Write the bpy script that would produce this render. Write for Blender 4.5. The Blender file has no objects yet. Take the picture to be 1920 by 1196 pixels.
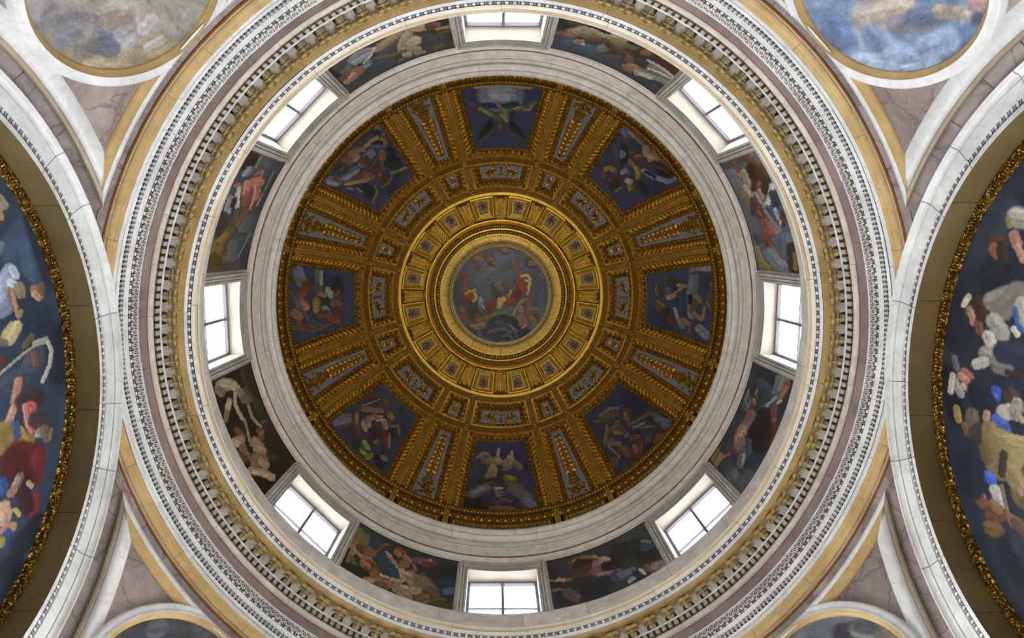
import bpy, math, random, re
import numpy as np
from math import pi, sin, cos, radians as rad, degrees as deg, sqrt, hypot
from mathutils import Matrix, Vector
random.seed(7); RNG = np.random.default_rng(7)
SC = bpy.context.scene; COL = SC.collection

# ---------------------------------------------------------------- camera, sky, lights, exposure
EYE = 1.6                                             # lens height above the chapel floor
cam_d = bpy.data.cameras.new('camera'); cam = bpy.data.objects.new('camera', cam_d); COL.objects.link(cam)
def rot3(a, b):
    ca, sa, cb, sb = cos(a), sin(a), cos(b), sin(b)
    return np.array([[1, 0, 0], [0, ca, -sa], [0, sa, ca]]) @ np.array([[cb, 0, sb], [0, 1, 0], [-sb, 0, cb]])
RM = rot3(-0.13522027, 0.00871552)                    # looking almost straight up
CAMP = np.array([-0.08482257, -0.87901726, EYE])
M = Matrix.Identity(4)
for i in range(3):
    M[i][0] = RM[i, 0]; M[i][1] = -RM[i, 1]; M[i][2] = -RM[i, 2]; M[i][3] = CAMP[i]
cam.matrix_world = M
cam_d.sensor_width = 36; cam_d.lens = 36 * 1400.047 / 1920
cam_d.shift_x = 18.33 / 1920; cam_d.shift_y = 50.9 / 1920
cam_d.clip_start = 0.05; cam_d.clip_end = 200
SC.camera = cam
W_ = bpy.data.worlds.new('sky'); SC.world = W_; W_.use_nodes = True
nt = W_.node_tree; nt.nodes.clear()
o_ = nt.nodes.new('ShaderNodeOutputWorld'); bg = nt.nodes.new('ShaderNodeBackground')
tc = nt.nodes.new('ShaderNodeTexCoord'); sp = nt.nodes.new('ShaderNodeSeparateXYZ')
cr = nt.nodes.new('ShaderNodeValToRGB'); mp = nt.nodes.new('ShaderNodeMapRange')
nt.links.new(tc.outputs['Generated'], sp.inputs[0]); nt.links.new(sp.outputs['Z'], mp.inputs[0])
mp.inputs[1].default_value = -0.25; mp.inputs[2].default_value = 0.25
nt.links.new(mp.outputs[0], cr.inputs[0])
cr.color_ramp.elements[0].color = (0.60, 0.58, 0.54, 1); cr.color_ramp.elements[1].color = (0.93, 0.97, 1.0, 1)
nt.links.new(cr.outputs[0], bg.inputs[0]); bg.inputs[1].default_value = 11.0     # bright overcast daylight
nt.links.new(bg.outputs[0], o_.inputs[0])
def area(name, loc, target, sx, sy, power, color, portal=False):
    d = bpy.data.lights.new(name, 'AREA'); d.shape = 'RECTANGLE'; d.size = sx; d.size_y = sy
    d.energy = power; d.color = color
    if portal: d.cycles.is_portal = True
    o = bpy.data.objects.new(name, d); COL.objects.link(o); o.location = loc
    o.rotation_euler = (Vector(target) - Vector(loc)).to_track_quat('-Z', 'Y').to_euler()
    return o
for k in range(8):                                    # daylight through each drum window
    a = rad(-90 + 45 * k)
    area('window_daylight', (3.36 * cos(a), 3.41 * sin(a), 8.42 + EYE), (0, 0, 8.42 + EYE), 0.95, 1.15, 10, (1, 1, 1), True)
area('nave_daylight', (0.0, 9.0, 4.2), (0, 0.5, 5.2), 5.0, 4.5, 430, (0.83, 0.915, 1.0))
area('altar_side_fill', (0.0, -2.9, 2.2), (0, 0.0, 6.5), 2.4, 1.6, 14, (1.0, 0.96, 0.9))  # added soft fill lamp in front of the closed altar wall
SC.view_settings.view_transform = 'Standard'; SC.view_settings.look = 'None'
SC.view_settings.gamma = 1.0; SC.view_settings.use_curve_mapping = False
SC.view_settings.exposure = 0.12
SC.cycles.use_denoising = True
SC.cycles.max_bounces = 10; SC.cycles.diffuse_bounces = 6; SC.cycles.transparent_max_bounces = 8
SC.cycles.sample_clamp_indirect = 6.0

# ---------------------------------------------------------------- helpers
def ey(z): return np.interp(z, [9.5, 10.1], [1.01543, 1.003])     # the drum is a hair longer than wide
def Wd(x, y, z):
    x, y, z = np.broadcast_arrays(np.asarray(x, float), np.asarray(y, float), np.asarray(z, float))
    return np.stack([x, y * ey(z), z + EYE], -1)
def pol(R, th, z): return Wd(R * np.cos(th), R * np.sin(th), z)
def srgb(h):
    c = np.array([int(h[i:i + 2], 16) for i in (0, 2, 4)]) / 255
    return np.where(c <= 0.04045, c / 12.92, ((c + 0.055) / 1.055) ** 2.4)
def grid_faces(nu, nv, cu=False, cv=False):
    iu = np.arange(nu if cu else nu - 1); iv = np.arange(nv if cv else nv - 1)
    a, b = np.meshgrid(iu, iv, indexing='ij'); a2 = (a + 1) % nu; b2 = (b + 1) % nv
    return np.stack([a * nv + b, a2 * nv + b, a2 * nv + b2, a * nv + b2], -1).reshape(-1, 4)
class MB:
    """collects vertex/face arrays and links them as ONE mesh object"""
    def __init__(s): s.V = []; s.F = []; s.n = 0; s.C = []
    def add(s, V, F, col=None):
        V = np.asarray(V, float).reshape(-1, 3)
        s.V.append(V); s.F += [np.asarray(f) + s.n for f in (F if isinstance(F, list) else [F])]; s.n += len(V)
        if col is not None: s.C.append(np.asarray(col, float).reshape(-1, 3))
        return s
    def grid(s, V, cu=False, cv=False, col=None):
        V = np.asarray(V); return s.add(V.reshape(-1, 3), grid_faces(V.shape[0], V.shape[1], cu, cv), col)
    def mesh(s, name, mat, smooth=True, center=True):
        V = np.concatenate(s.V); c = V.mean(0) if center is True else np.asarray(center if center is not False else (0, 0, 0), float); V = V - c
        me = bpy.data.meshes.new(name); me.vertices.add(len(V)); me.vertices.foreach_set('co', V.ravel())
        Ls = np.concatenate([f.ravel() for f in s.F]); tot = np.concatenate([np.full(len(f), f.shape[1]) for f in s.F])
        st = np.concatenate([[0], np.cumsum(tot)[:-1]])
        me.loops.add(len(Ls)); me.loops.foreach_set('vertex_index', Ls.astype(np.int32))
        me.polygons.add(len(tot)); me.polygons.foreach_set('loop_start', st.astype(np.int32))
        me.polygons.foreach_set('loop_total', tot.astype(np.int32))
        me.polygons.foreach_set('use_smooth', np.full(len(tot), bool(smooth)))
        if s.C:
            C = np.concatenate(s.C); at = me.color_attributes.new('Col', 'FLOAT_COLOR', 'POINT')
            at.data.foreach_set('color', np.concatenate([C, np.ones((len(C), 1))], 1).astype(np.float32).ravel())
        me.update(calc_edges=True)
        if mat: me.materials.append(mat)
        return me, c
    def build(s, name, mat, parent=None, smooth=True, kind=None):
        me, c = s.mesh(name, mat, smooth); o = bpy.data.objects.new(name, me); COL.objects.link(o)
        o.location = c; put(o, parent)
        if kind: o['kind'] = kind
        return o
BASE = {}
def put(o, parent):
    if parent is None: return
    o.parent = parent; o.matrix_parent_inverse = Matrix.Translation(-Vector(BASE.get(parent.name, (0, 0, 0))))
def empty(name, loc, label=None, cat=None, group=None, kind=None, parent=None):
    o = bpy.data.objects.new(name, None); COL.objects.link(o); o.location = loc; o.empty_display_size = 0.1
    BASE[o.name] = tuple(loc); put(o, parent)
    if label: o['label'] = label; o['category'] = cat
    if group: o['group'] = group
    if kind: o['kind'] = kind
    return o
def sub_base(o):                                      # lets a mesh part carry sub-parts
    BASE[o.name] = tuple(o.location); return o

# ---------------------------------------------------------------- materials
class N:
    def __init__(s, name):
        s.m = bpy.data.materials.new(name); s.m.use_nodes = True; s.t = s.m.node_tree; s.b = s.t.nodes['Principled BSDF']
    def n(s, typ, **k):
        x = s.t.nodes.new('ShaderNode' + typ)
        for a, v in k.items():
            if isinstance(a, str) and hasattr(x, a): setattr(x, a, v)
        return x
    def l(s, a, b): s.t.links.new(a, b)
    def pos(s, sc=(1, 1, 1)):
        g = s.n('NewGeometry'); mpn = s.n('Mapping'); mpn.inputs['Scale'].default_value = sc
        s.l(g.outputs['Position'], mpn.inputs[0]); return mpn.outputs[0]
    def noise(s, scale, detail=4, rough=.55, sc=(1, 1, 1), dist=0.0):
        x = s.n('TexNoise'); x.inputs['Scale'].default_value = scale; x.inputs['Detail'].default_value = detail
        x.inputs['Roughness'].default_value = rough; x.inputs['Distortion'].default_value = dist
        s.l(s.pos(sc), x.inputs['Vector']); return x.outputs[0]
    def ramp(s, fac, stops):
        r = s.n('ValToRGB'); el = r.color_ramp.elements
        for i, (p, c) in enumerate(stops):
            e = el[i] if i < 2 else el.new(p)
            e.position = p; e.color = (*c, 1)
        s.l(fac, r.inputs[0]); return r.outputs[0]
    def mix(s, fac, a, b, mode='MIX'):
        x = s.n('Mix', data_type='RGBA', blend_type=mode)
        for inp, v in ((x.inputs[0], fac), (x.inputs[6], a), (x.inputs[7], b)):
            if hasattr(v, 'node'): s.l(v, inp)
            elif isinstance(v, (int, float)): inp.default_value = v
            else: inp.default_value = (*v, 1)
        return x.outputs[2]
    def bump(s, h, strength=.3, dist=.01):
        x = s.n('Bump'); x.inputs['Strength'].default_value = strength; x.inputs['Distance'].default_value = dist
        s.l(h, x.inputs['Height']); s.l(x.outputs[0], s.b.inputs['Normal'])
    def done(s, col, rough=.5, metal=0.0, spec=.5):
        if hasattr(col, 'node'): s.l(col, s.b.inputs['Base Color'])
        else: s.b.inputs['Base Color'].default_value = (*col, 1)
        s.b.inputs['Roughness'].default_value = rough; s.b.inputs['Metallic'].default_value = metal
        s.b.inputs['Specular IOR Level'].default_value = spec; return s.m
def marble(name, lo, hi, vein, vs=2.2, rough=.45, veinw=.035, rnd=.12, sc=3.0, vstr=.4):
    x = N(name); base = x.ramp(x.noise(sc, 5, .6), [(.32, lo), (.68, hi)])
    w = x.noise(vs, 6, .62, dist=1.2)
    v = x.ramp(w, [(.5 - veinw, (0, 0, 0)), (.5, (1, 1, 1)), (.5 + veinw, (0, 0, 0))])
    vm = x.n('Math', operation='MULTIPLY'); x.l(v, vm.inputs[0]); vm.inputs[1].default_value = vstr
    c = x.mix(vm.outputs[0], base, vein)
    oi = x.n('ObjectInfo'); r2 = x.ramp(oi.outputs['Random'], [(0, (1 - rnd,) * 3), (1, (1, 1, 1))])
    c = x.mix(1.0, c, r2, 'MULTIPLY'); x.bump(x.noise(60, 3), .12, .004)
    return x.done(c, rough)
M_white = marble('white_marble', (.60, .61, .63), (.80, .815, .84), (.48, .485, .49), 2.5, .42, .05)
M_grey = marble('grey_white_marble', (.50, .47, .42), (.72, .69, .64), (.42, .38, .33), 3.0, .45, .03, sc=6)
M_cream = marble('cream_white_marble', (.66, .61, .52), (.82, .79, .73), (.60, .50, .36), 2.0, .42, .03, .1, 2.2)
M_buff = marble('buff_stained_marble', (.52, .40, .22), (.68, .56, .37), (.45, .34, .2), 3.0, .42, .03, .1, 2.0)
M_brown = marble('brown_marble', (.24, .195, .125), (.38, .325, .23), (.28, .22, .14), 3.0, .42, .03, .1, 3.0)  # brown tone of the frame slopes and the leaf ground
M_jamb = marble('grey_stone_surround', (.34, .325, .295), (.50, .48, .445), (.28, .26, .23), 3.0, .5, .03, sc=6)
M_cornice = marble('travertine_white_marble', (.60, .56, .50), (.80, .76, .69), (.50, .45, .38), 4.0, .5, .02, sc=9)
M_purple = marble('purple_veined_marble', (.19, .145, .135), (.30, .24, .225), (.37, .32, .30), 2.2, .35, .022, .16)
M_red = marble('dark_red_marble', (.16, .055, .04), (.26, .10, .07), (.36, .2, .16), 5, .4, .02)
M_orange = marble('orange_shadow_edge', (.36, .10, .02), (.50, .17, .035), (.5, .25, .08), 5, .4, .02)  # shadow tone of the outermost edge, held in the colour
M_ochre = marble('yellow_ochre_marble', (.42, .28, .10), (.60, .43, .19), (.30, .19, .07), 3.0, .42, .02)
M_olive = marble('olive_brown_marble', (.125, .092, .036), (.205, .155, .064), (.15, .115, .05), 1.6, .4, .05, .14, 1.6)
M_dark = N('mortar_joint').done((.055, .05, .045), .9)
M_drill = N('dark_shade_ground').done((.10, .082, .058), .8)  # shade of drilled channels and grooves painted as dark brown
M_leaf = N('weathered_tinted_marble')  # weathered leaf tones; dentils add a painted reflection tint
_at = M_leaf.n('Attribute', attribute_name='Col')
M_leaf.bump(M_leaf.noise(90, 3), .15, .004)
M_leaf = M_leaf.done(M_leaf.mix(1.0, _at.outputs[0], M_leaf.ramp(M_leaf.noise(14, 4), [(.3, (.75,) * 3), (.7, (1.1,) * 3)]), 'MULTIPLY'), .45)
def goldmat(name, lo, hi, rough, metal, bs=70, bstr=.25):
    x = N(name); c = x.ramp(x.noise(16, 5, .65), [(.3, lo), (.7, hi)]); x.bump(x.noise(bs, 4, .6), bstr, .006)
    return x.done(c, rough, metal, .5)
M_gold = goldmat('aged_gilding', (.36, .18, .014), (.78, .46, .055), .34, .74)
M_golddim = goldmat('dull_gilding', (.24, .125, .013), (.48, .27, .035), .42, .6)
M_goldlite = goldmat('bright_gilding', (.56, .33, .03), (.86, .56, .085), .33, .72)
M_gground = goldmat('shade_brown_gilding_ground', (.075, .036, .005), (.17, .085, .012), .5, .45)  # worn brown bole, darkened to carry the shade of the recesses
M_goldmos = N('gold_mosaic_tesserae')
_v = M_goldmos.n('TexVoronoi'); _v.inputs['Scale'].default_value = 150; M_goldmos.l(M_goldmos.pos(), _v.inputs['Vector'])
_sep = M_goldmos.n('SeparateColor'); M_goldmos.l(_v.outputs['Color'], _sep.inputs[0])
M_goldmos.bump(_sep.outputs[0], .5, .01)
M_goldmos = M_goldmos.done(M_goldmos.ramp(_sep.outputs[0], [(0, (.34, .19, .02)), (.55, (.62, .40, .06)), (1, (1.0, .78, .24))]), .35, .65)
def carvegold():
    x = N('carved_gilt_frame'); v = x.n('TexVoronoi'); v.inputs['Scale'].default_value = 26; x.l(x.pos(), v.inputs['Vector'])
    x.bump(v.outputs['Distance'], 1.0, .05)
    c = x.ramp(x.noise(22, 5, .7), [(.3, (.10, .05, .006)), (.52, (.30, .165, .02)), (.75, (.60, .38, .07))])
    return x.done(c, .3, .8)
M_carve = carvegold()
x = N('blue_grey_mosaic_ground'); v = x.n('TexVoronoi'); v.inputs['Scale'].default_value = 60; x.l(x.pos(), v.inputs['Vector'])
s_ = x.n('SeparateColor'); x.l(v.outputs['Color'], s_.inputs[0]); x.bump(s_.outputs[0], .2, .006)
M_gground2 = x.done(x.ramp(s_.outputs[0], [(0, (.15, .16, .19)), (1, (.24, .25, .29))]), .55)
x = N('pendentive_marble')
c1 = x.ramp(x.noise(1.5, 6, .65, dist=.8), [(.3, (.125, .105, .098)), (.5, (.235, .20, .188)), (.72, (.39, .345, .325))])
vr = x.n('TexVoronoi'); vr.feature = 'DISTANCE_TO_EDGE'; vr.inputs['Scale'].default_value = 3.2
nz = x.n('TexNoise'); nz.inputs['Scale'].default_value = 4; nz.inputs['Detail'].default_value = 4; x.l(x.pos(), nz.inputs['Vector'])
ad = x.n('Mix', data_type='VECTOR'); ad.inputs[0].default_value = .22
gg = x.n('NewGeometry'); x.l(gg.outputs['Position'], ad.inputs[4]); x.l(nz.outputs['Color'], ad.inputs[5]); x.l(ad.outputs[1], vr.inputs['Vector'])
ve = x.ramp(vr.outputs['Distance'], [(0, (.7,) * 3), (.03, (0, 0, 0))])
c2 = x.mix(ve, c1, (.11, .075, .07))
c3 = x.mix(x.ramp(x.noise(2.6, 6, .6, dist=1.5), [(.48, (0, 0, 0)), (.5, (.22,) * 3), (.52, (0, 0, 0))]), c2, (.52, .46, .43))
c4 = x.mix(x.ramp(x.noise(.9, 4, .6, dist=.6), [(.62, (0, 0, 0)), (.75, (.8, .8, .8))]), c3, (.33, .11, .075))
oi = x.n('ObjectInfo'); c5 = x.mix(1.0, c4, x.ramp(oi.outputs['Random'], [(0, (.80, .78, .80)), (1, (1.05, 1.0, 1.0))]), 'MULTIPLY')
x.bump(x.noise(40, 4), .15, .01)
M_pend = x.done(c5, .33)
M_iron = N('grey_iron').done((.16, .16, .19), .5, .2)
M_plaster = marble('warm_plaster_reveal', (.48, .45, .40), (.62, .585, .53), (.42, .39, .34), 5, .75, .03)
x = N('frosted_glass'); g_ = x.n('BsdfTransparent'); gl = x.n('BsdfGlossy'); gl.inputs['Roughness'].default_value = .05
mx = x.n('MixShader'); mx.inputs[0].default_value = .06; x.l(g_.outputs[0], mx.inputs[1]); x.l(gl.outputs[0], mx.inputs[2])
x.l(mx.outputs[0], x.t.nodes['Material Output'].inputs[0]); M_glass = x.m
def paintmat(name, rough, voro, bstr, spec=.5, mott=False):
    x = N(name); at = x.n('Attribute', attribute_name='Col'); c = at.outputs[0]
    if voro:
        v = x.n('TexVoronoi'); v.inputs['Scale'].default_value = voro; x.l(x.pos(), v.inputs['Vector'])
        s = x.n('SeparateColor'); x.l(v.outputs['Color'], s.inputs[0])
        c = x.mix(1.0, c, x.ramp(s.outputs[0], [(0, (.72,) * 3), (1, (1.3,) * 3)]), 'MULTIPLY'); x.bump(s.outputs[1], bstr, .006)
    else:
        c = x.mix(1.0, c, x.ramp(x.noise(26, 6, .7, sc=(1, 1, .5)), [(.3, (.78,) * 3), (.7, (1.2,) * 3)]), 'MULTIPLY')
        if mott: c = x.mix(1.0, c, x.ramp(x.noise(5, 8, .72, dist=.8), [(.3, (.55, .55, .58)), (.5, (.95,) * 3), (.7, (1.45, 1.42, 1.38))]), 'MULTIPLY')
        x.bump(x.noise(45, 5, .6), bstr, .008)
    return x.done(c, rough, 0, spec)
M_oil = paintmat('oil_painting', .42, 0, .15, .35)
M_mos = paintmat('glass_mosaic', .5, 90, .25)
M_oilrough = paintmat('weathered_oil_painting', .30, 0, .9, .5, True)
x = N('floor_marble'); M_floor = marble('pale_floor_marble', (.28, .26, .23), (.42, .39, .35), (.2, .18, .16), 2, .3)
M_wall = marble('grey_wall_marble', (.40, .37, .34), (.55, .52, .48), (.3, .28, .26), 1.5, .5)
ART={
'd1':(237,69,'2b3438','''1d2426 233 21,157 7,720
26323c 131 178,643 451,716 639,850
3a4a55 88 386,602 460,486 533,438
2c3f4e 117 310,713 444,756
232a22 160 879,395 1011,227 977,802
2f3a44 88 775,513 921,668
4a4326 38 810,615 849,607
55502c 29 819,885 904,817
4d4a28 32 883,504 984,472
3d3a2a 80 363,209 437,225
7c6a5a 80 420,328 507,267 593,197 668,187
a0805f 50 449,309 544,235 619,188
8c6e55 32 387,364 440,362
a58d74 66 676,175 750,215 807,250
5a3c30 80 831,252 855,252
8f705c 29 881,375 954,379 1003,370
7a4a48 38 880,234 907,274
9a8a72 102 611,434 582,554 656,337
a89a82 88 686,504 711,511 657,536
8d7f6a 70 563,597 626,683 697,762
a09078 50 573,782 616,818
6a5a48 26 509,890 570,854
8a7862 38 660,852 731,889
5c5238 35 344,525 433,610 527,664 586,678
9fa4a6 32 140,272 239,201 334,224 391,303
6f777c 88 193,316 265,299 321,291
8a9094 50 168,361 281,355 334,361
b0b4b6 18 386,294 340,397 253,493
5d6a74 58 231,601 300,539
7f8a90 20 243,575 289,594
8a5c46 88 64,585 139,552 190,589
a06f58 58 52,666 146,651
6c3f30 50 42,525 94,523
c09078 26 96,610 149,575
565e62 58 88,400 161,394
3b4448 73 72,234 134,211
5a5a2a 20 86,816 114,830
2a3c44 73 31,881 102,919'''),
'd2':(237,72,'2a3640','''20262a 131 0,209 150,174 369,25
4a4428 73 101,157 204,126
2b4052 160 26,835 219,779 430,830
33526a 88 114,717 278,713 378,706
1f2f40 131 668,951 888,906 996,856
5f6b70 88 397,608 462,398 522,330
7a6a54 102 132,455 204,325 258,353
8f7f6c 67 162,386 211,277 264,305
97886f 44 267,240 359,277 440,233
a08a70 61 422,237 471,191 528,126
6b5038 38 4,554 80,498
7a6248 35 84,539 158,518
8c6f52 50 191,644 237,595
c0a080 23 239,663 262,637
5a4630 35 280,479 365,399 424,364 458,450
6f6a3c 29 298,372 345,348
74713a 44 447,310 525,280 601,266 655,239
55562c 35 555,299 663,246
4a3020 44 425,452 466,461
5c3e2a 38 471,453 555,436 612,455
6b4a36 67 618,517 656,569
8a6a52 82 673,719 726,662 768,652
b09078 38 704,763 757,703
5d4634 38 438,743 499,697 561,618
7c5a44 58 636,791 697,804
3c2a20 88 668,329 684,252
7a5238 58 689,243 726,172
4a2c1e 102 811,134 902,164 968,147
8f8c82 58 750,773 821,693 881,630
b4b1a6 32 769,758 867,694
6b6c68 88 803,493 892,441 948,431
a6a69e 23 754,348 820,329 888,320 1003,337
c4c4bc 15 794,514 892,441 1000,401
7d7e78 50 917,594 988,545
2c3a3c 73 701,482 754,498
1f3044 102 898,944 1005,860
8090a0 9 753,853 762,860
90a0b0 9 926,805 934,803'''),
'd3':(234,85,'59626a','''4a5258 130 10,850 30,607
83807a 100 10,137 91,57
6b7178 130 127,821 258,826
9a907c 87 145,552 226,580 315,637
b0a58e 57 259,681 332,686
806a48 74 313,808 389,781
6a4a36 74 5,393 60,291 114,188
7a5236 35 36,646 91,645 173,693
a87a58 26 142,678 173,693
35241c 113 136,348 206,363
5a3a2a 96 171,215 230,216
4a3024 74 242,410 295,502
8f5a50 74 268,339 345,376
b07e70 43 312,416 381,416
3a2f2a 87 252,193 323,276
b9bcba 52 297,125 357,215 417,326 449,435
d0d4d4 26 297,114 366,213 434,368
8f9aa0 30 325,511 406,495 461,395
34414c 96 370,157 445,161
4a5a68 87 482,365 533,311
9aa6b0 48 488,247 554,233
b8c2c8 22 509,195 610,230
6f3c26 74 387,637 462,579 522,583
a0562c 30 480,624 522,583
2c3844 48 415,695 494,749
8a5048 100 582,556 660,565
a8685c 87 605,445 664,365
b87a6c 43 625,386 674,347
7a3c38 74 698,672 758,605
5a6a78 65 729,458 702,294
748490 35 487,471 597,364 665,269
46586a 65 485,127 558,142
5a3828 39 513,106 612,184
9c6a48 43 787,544 853,478
b8876a 39 881,442 907,355
d0a888 22 916,359 925,327
6f8090 130 846,629 938,466 962,353
5f7080 109 703,201 841,255
8a8448 65 798,905 899,874 983,689
7a7338 48 950,897 999,589
3c4654 65 696,866 737,809
3a3a34 109 794,117 956,165
7d7038 35 839,106 956,143'''),
'd4':(223,93,'2c3a46','''24323e 234 27,832 50,463
3c4c58 117 145,685 181,480
6f7674 94 47,330 170,322
8a8a84 70 -2,229 115,257
4a5a64 117 288,775 383,837
6a7a84 23 247,912 342,916 386,800 209,723
4a2c20 52 250,812 310,721
9c6a50 37 301,730 326,689
5a4238 47 353,708 411,707
7e4c3c 56 48,173 111,182 160,223
a07058 37 79,178 196,248
b0a498 23 228,248 195,196
4a6478 52 174,292 272,400 355,522
7c96a6 23 188,308 321,469 412,521
8a98a0 33 394,541 423,478
6c4448 70 269,292 339,227
7f5054 84 379,214 446,143
5a3034 84 512,148 401,137
241e1e 164 400,387 486,290 592,272
1c2226 141 505,442 601,378 365,424
7e5c56 94 423,662 535,684
a07c70 103 574,697 670,692
b08c78 56 629,719 711,663
8f6660 94 660,575 736,624
c0a070 28 583,685 631,683
6a3a34 56 780,723 767,606
8a6248 33 889,778 812,703
7a6a44 94 928,891 863,900
8c7a50 52 960,789 865,824
2c3a48 141 719,858 792,844
5a6870 103 719,455 804,383
8f9896 28 735,430 797,363
2a3a48 94 727,259 830,217
3c4c5c 70 627,465 692,371
556068 141 915,484 946,264
4c5456 141 974,149 846,131
39434c 117 884,575 937,615
4a382c 47 603,894 581,856'''),
'd5':(216,99,'343a3e','''2c3134 191 928,745 905,565 862,231
3c4448 127 283,977 125,880 5,812
2a2e30 191 335,691 180,624 106,391
3c4a58 79 113,541 34,510
6b7270 32 100,672 37,569
5a4a30 64 770,837 718,876
9c8458 32 735,869 688,855
8a5c38 41 684,889 607,850 534,790
b07c50 29 546,819 509,733
2c241c 111 697,772 626,703
4a3a2c 79 667,628 602,649
88696a 95 554,646 464,604
a08084 70 502,673 455,561
b0908c 41 478,723 433,646
7a5058 70 600,545 542,516
9a7a78 79 557,413 466,402
b49a96 35 577,380 457,362
5c3840 64 722,563 647,546
c0a8a0 19 415,423 361,371
403c40 64 765,590 714,626
8a5a3c 35 883,554 818,521 772,528
c08c68 32 919,571 861,544
a87450 16 893,609 883,554
2c3238 127 769,413 630,324 489,262
232a30 143 683,206 579,164
3c4c58 95 435,310 319,265
5a6c78 57 390,301 269,278
8a9aa2 35 338,127 278,160
a8b4b8 32 217,222 197,137
2c3438 48 267,212 243,108
6b5450 64 158,203 129,122
8a7a74 70 105,157 34,117
707070 22 979,388 919,395 824,318
7c8484 16 993,602 935,562
55504a 95 855,303 793,196
20282c 95 481,550 373,483'''),
'd6':(218,99,'27323a','''1b1d20 111 1039,800 1007,159
7c7238 70 957,840 949,638
8a7f44 57 930,798 947,476 944,240
6a6a3c 95 890,775 881,562
5c6038 79 931,256 889,177
2c4048 191 762,743 664,560
27425a 127 572,379 509,369
1f2a28 79 918,127 810,141 762,131
8a5f4a 64 983,555 962,620
a87c62 54 993,486 941,485
9c7054 51 932,443 861,427 781,435
b48c70 29 944,462 857,449
5a3c28 64 908,528 869,505
7a5838 79 848,567 782,574
8a5a38 95 816,327 740,346
6b3f24 95 766,317 698,291
a06a40 44 840,366 766,317
7f5230 95 706,251 670,223
c09070 25 655,270 588,284
9c7858 70 749,68 657,144 571,175
6a4a34 79 686,55 591,113
b4906c 29 764,67 698,119
8a4c38 22 757,620 710,839 665,879
7a4434 64 578,864 525,839
8c6a34 64 586,800 560,789
a06040 64 500,770 455,736
6a4060 70 405,794 343,823
8a5a66 54 347,784 274,852
b07a7a 22 270,892 241,837 272,746
9c5440 32 408,685 376,606 401,553
6c3030 54 322,766 215,817
9a7a60 38 651,680 601,623 541,540
b89878 19 673,712 617,678
7a6038 64 512,618 466,639
a8906c 64 495,495 463,374
8f7a5c 127 411,446 359,387
7a664c 175 306,390 229,281
5c4a38 127 219,256 180,217
b09a78 35 511,499 415,476
a08a68 41 557,280 483,295 456,379
9a8468 79 470,198 397,206 327,238
b6a280 29 487,214 416,238
8c765c 79 512,179 445,126 383,97
6a5640 95 297,94 246,153
2a3c50 95 122,624 53,491
49607a 64 88,350 33,404
5c5c2c 48 175,161 92,199
40442c 79 141,91 31,122
22262a 127 204,683 69,751'''),
'd7':(226,92,'1d1a16','''15130f 271 106,395 182,816
9a8e78 113 924,219 906,366
aea28a 81 941,283 887,463
7c705c 68 899,150 868,205
b2a78e 77 873,480 832,533
8a7e68 77 804,568 739,627
a89c82 36 816,461 738,391 640,407 590,438
988c72 50 789,299 752,239
b4a88c 59 772,284 735,224
7a6e58 50 715,179 669,121
8f8268 32 669,648 566,622 455,703
b09c7c 18 513,652 448,727
6a5a40 90 730,618 717,729
8a7c64 27 584,461 507,426 385,352
4a3c1c 32 941,737 842,752 773,721
5a5428 27 810,694 729,773
3a4a2c 32 694,834 617,780
4a5a30 32 620,816 581,836
2c3a20 68 652,821 557,840
6a4a24 50 559,231 477,300
9c8468 99 479,107 464,197
b69a7c 54 493,96 435,187
7a5c40 68 413,187 336,192
9a7a5c 90 390,450 318,500
b08e6c 77 330,423 267,515
84644a 122 269,297 221,405
a07e60 68 235,365 171,415
6a4c34 68 436,644 382,631
8f6a50 32 405,632 408,703
a88a6c 68 230,115 148,279 64,379
c0a080 36 210,141 106,329
5a4024 54 360,85 319,110
5a5428 23 394,77 325,91
2a2c1c 90 224,609 165,641
4a4c3c 23 195,626 173,655
3a2c1c 68 475,799 456,874
6c5844 27 482,774 462,849'''),
'd8':(233,79,'424c50','''4c585c 152 972,459 963,723
35424a 130 933,842 695,888
2a3844 109 826,888 549,945
3a332a 130 958,199 887,202
2a2420 96 854,172 927,195
7c7a6c 26 992,367 878,380
6a7a80 74 814,255 847,288
8a9498 30 791,233 856,275
9a5a50 30 825,460 869,570
a86a60 26 808,601 861,597
a0564c 130 721,435 657,516
b8695c 109 759,525 769,629
c07c6e 65 737,387 662,454
8c443c 96 588,541 651,580
b06a5a 65 701,693 640,712
c0906c 22 753,563 638,684 535,685
7a4a34 57 522,613 470,580
8a5638 39 429,536 390,516
6a4028 43 353,629 335,701
5c3a26 57 510,801 459,794
96825c 22 681,843 574,822
b0b4ae 35 695,252 621,288 538,351
8a908e 65 595,189 511,199
c4c8c0 22 669,284 541,401
2a2e2c 43 591,269 477,281
9c9f98 26 513,247 402,272
3c3a30 109 436,170 344,170
a07060 39 698,172 711,207
5a5440 30 504,438 407,447
6a5a2c 87 349,391 263,299
7a6428 109 236,219 163,212
8a6f2c 57 263,226 310,343
5a4418 87 128,158 71,279
94742c 30 141,500 105,414
6c5020 65 142,421 121,536
5c4c30 65 31,394 38,196
56645f 130 236,577 139,608
3a4a54 109 276,775 116,817
2c3844 87 196,889 14,924
80908c 11 338,904 118,730
80908c 11 899,835 714,861
50606a 109 375,696 447,747'''),
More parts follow.
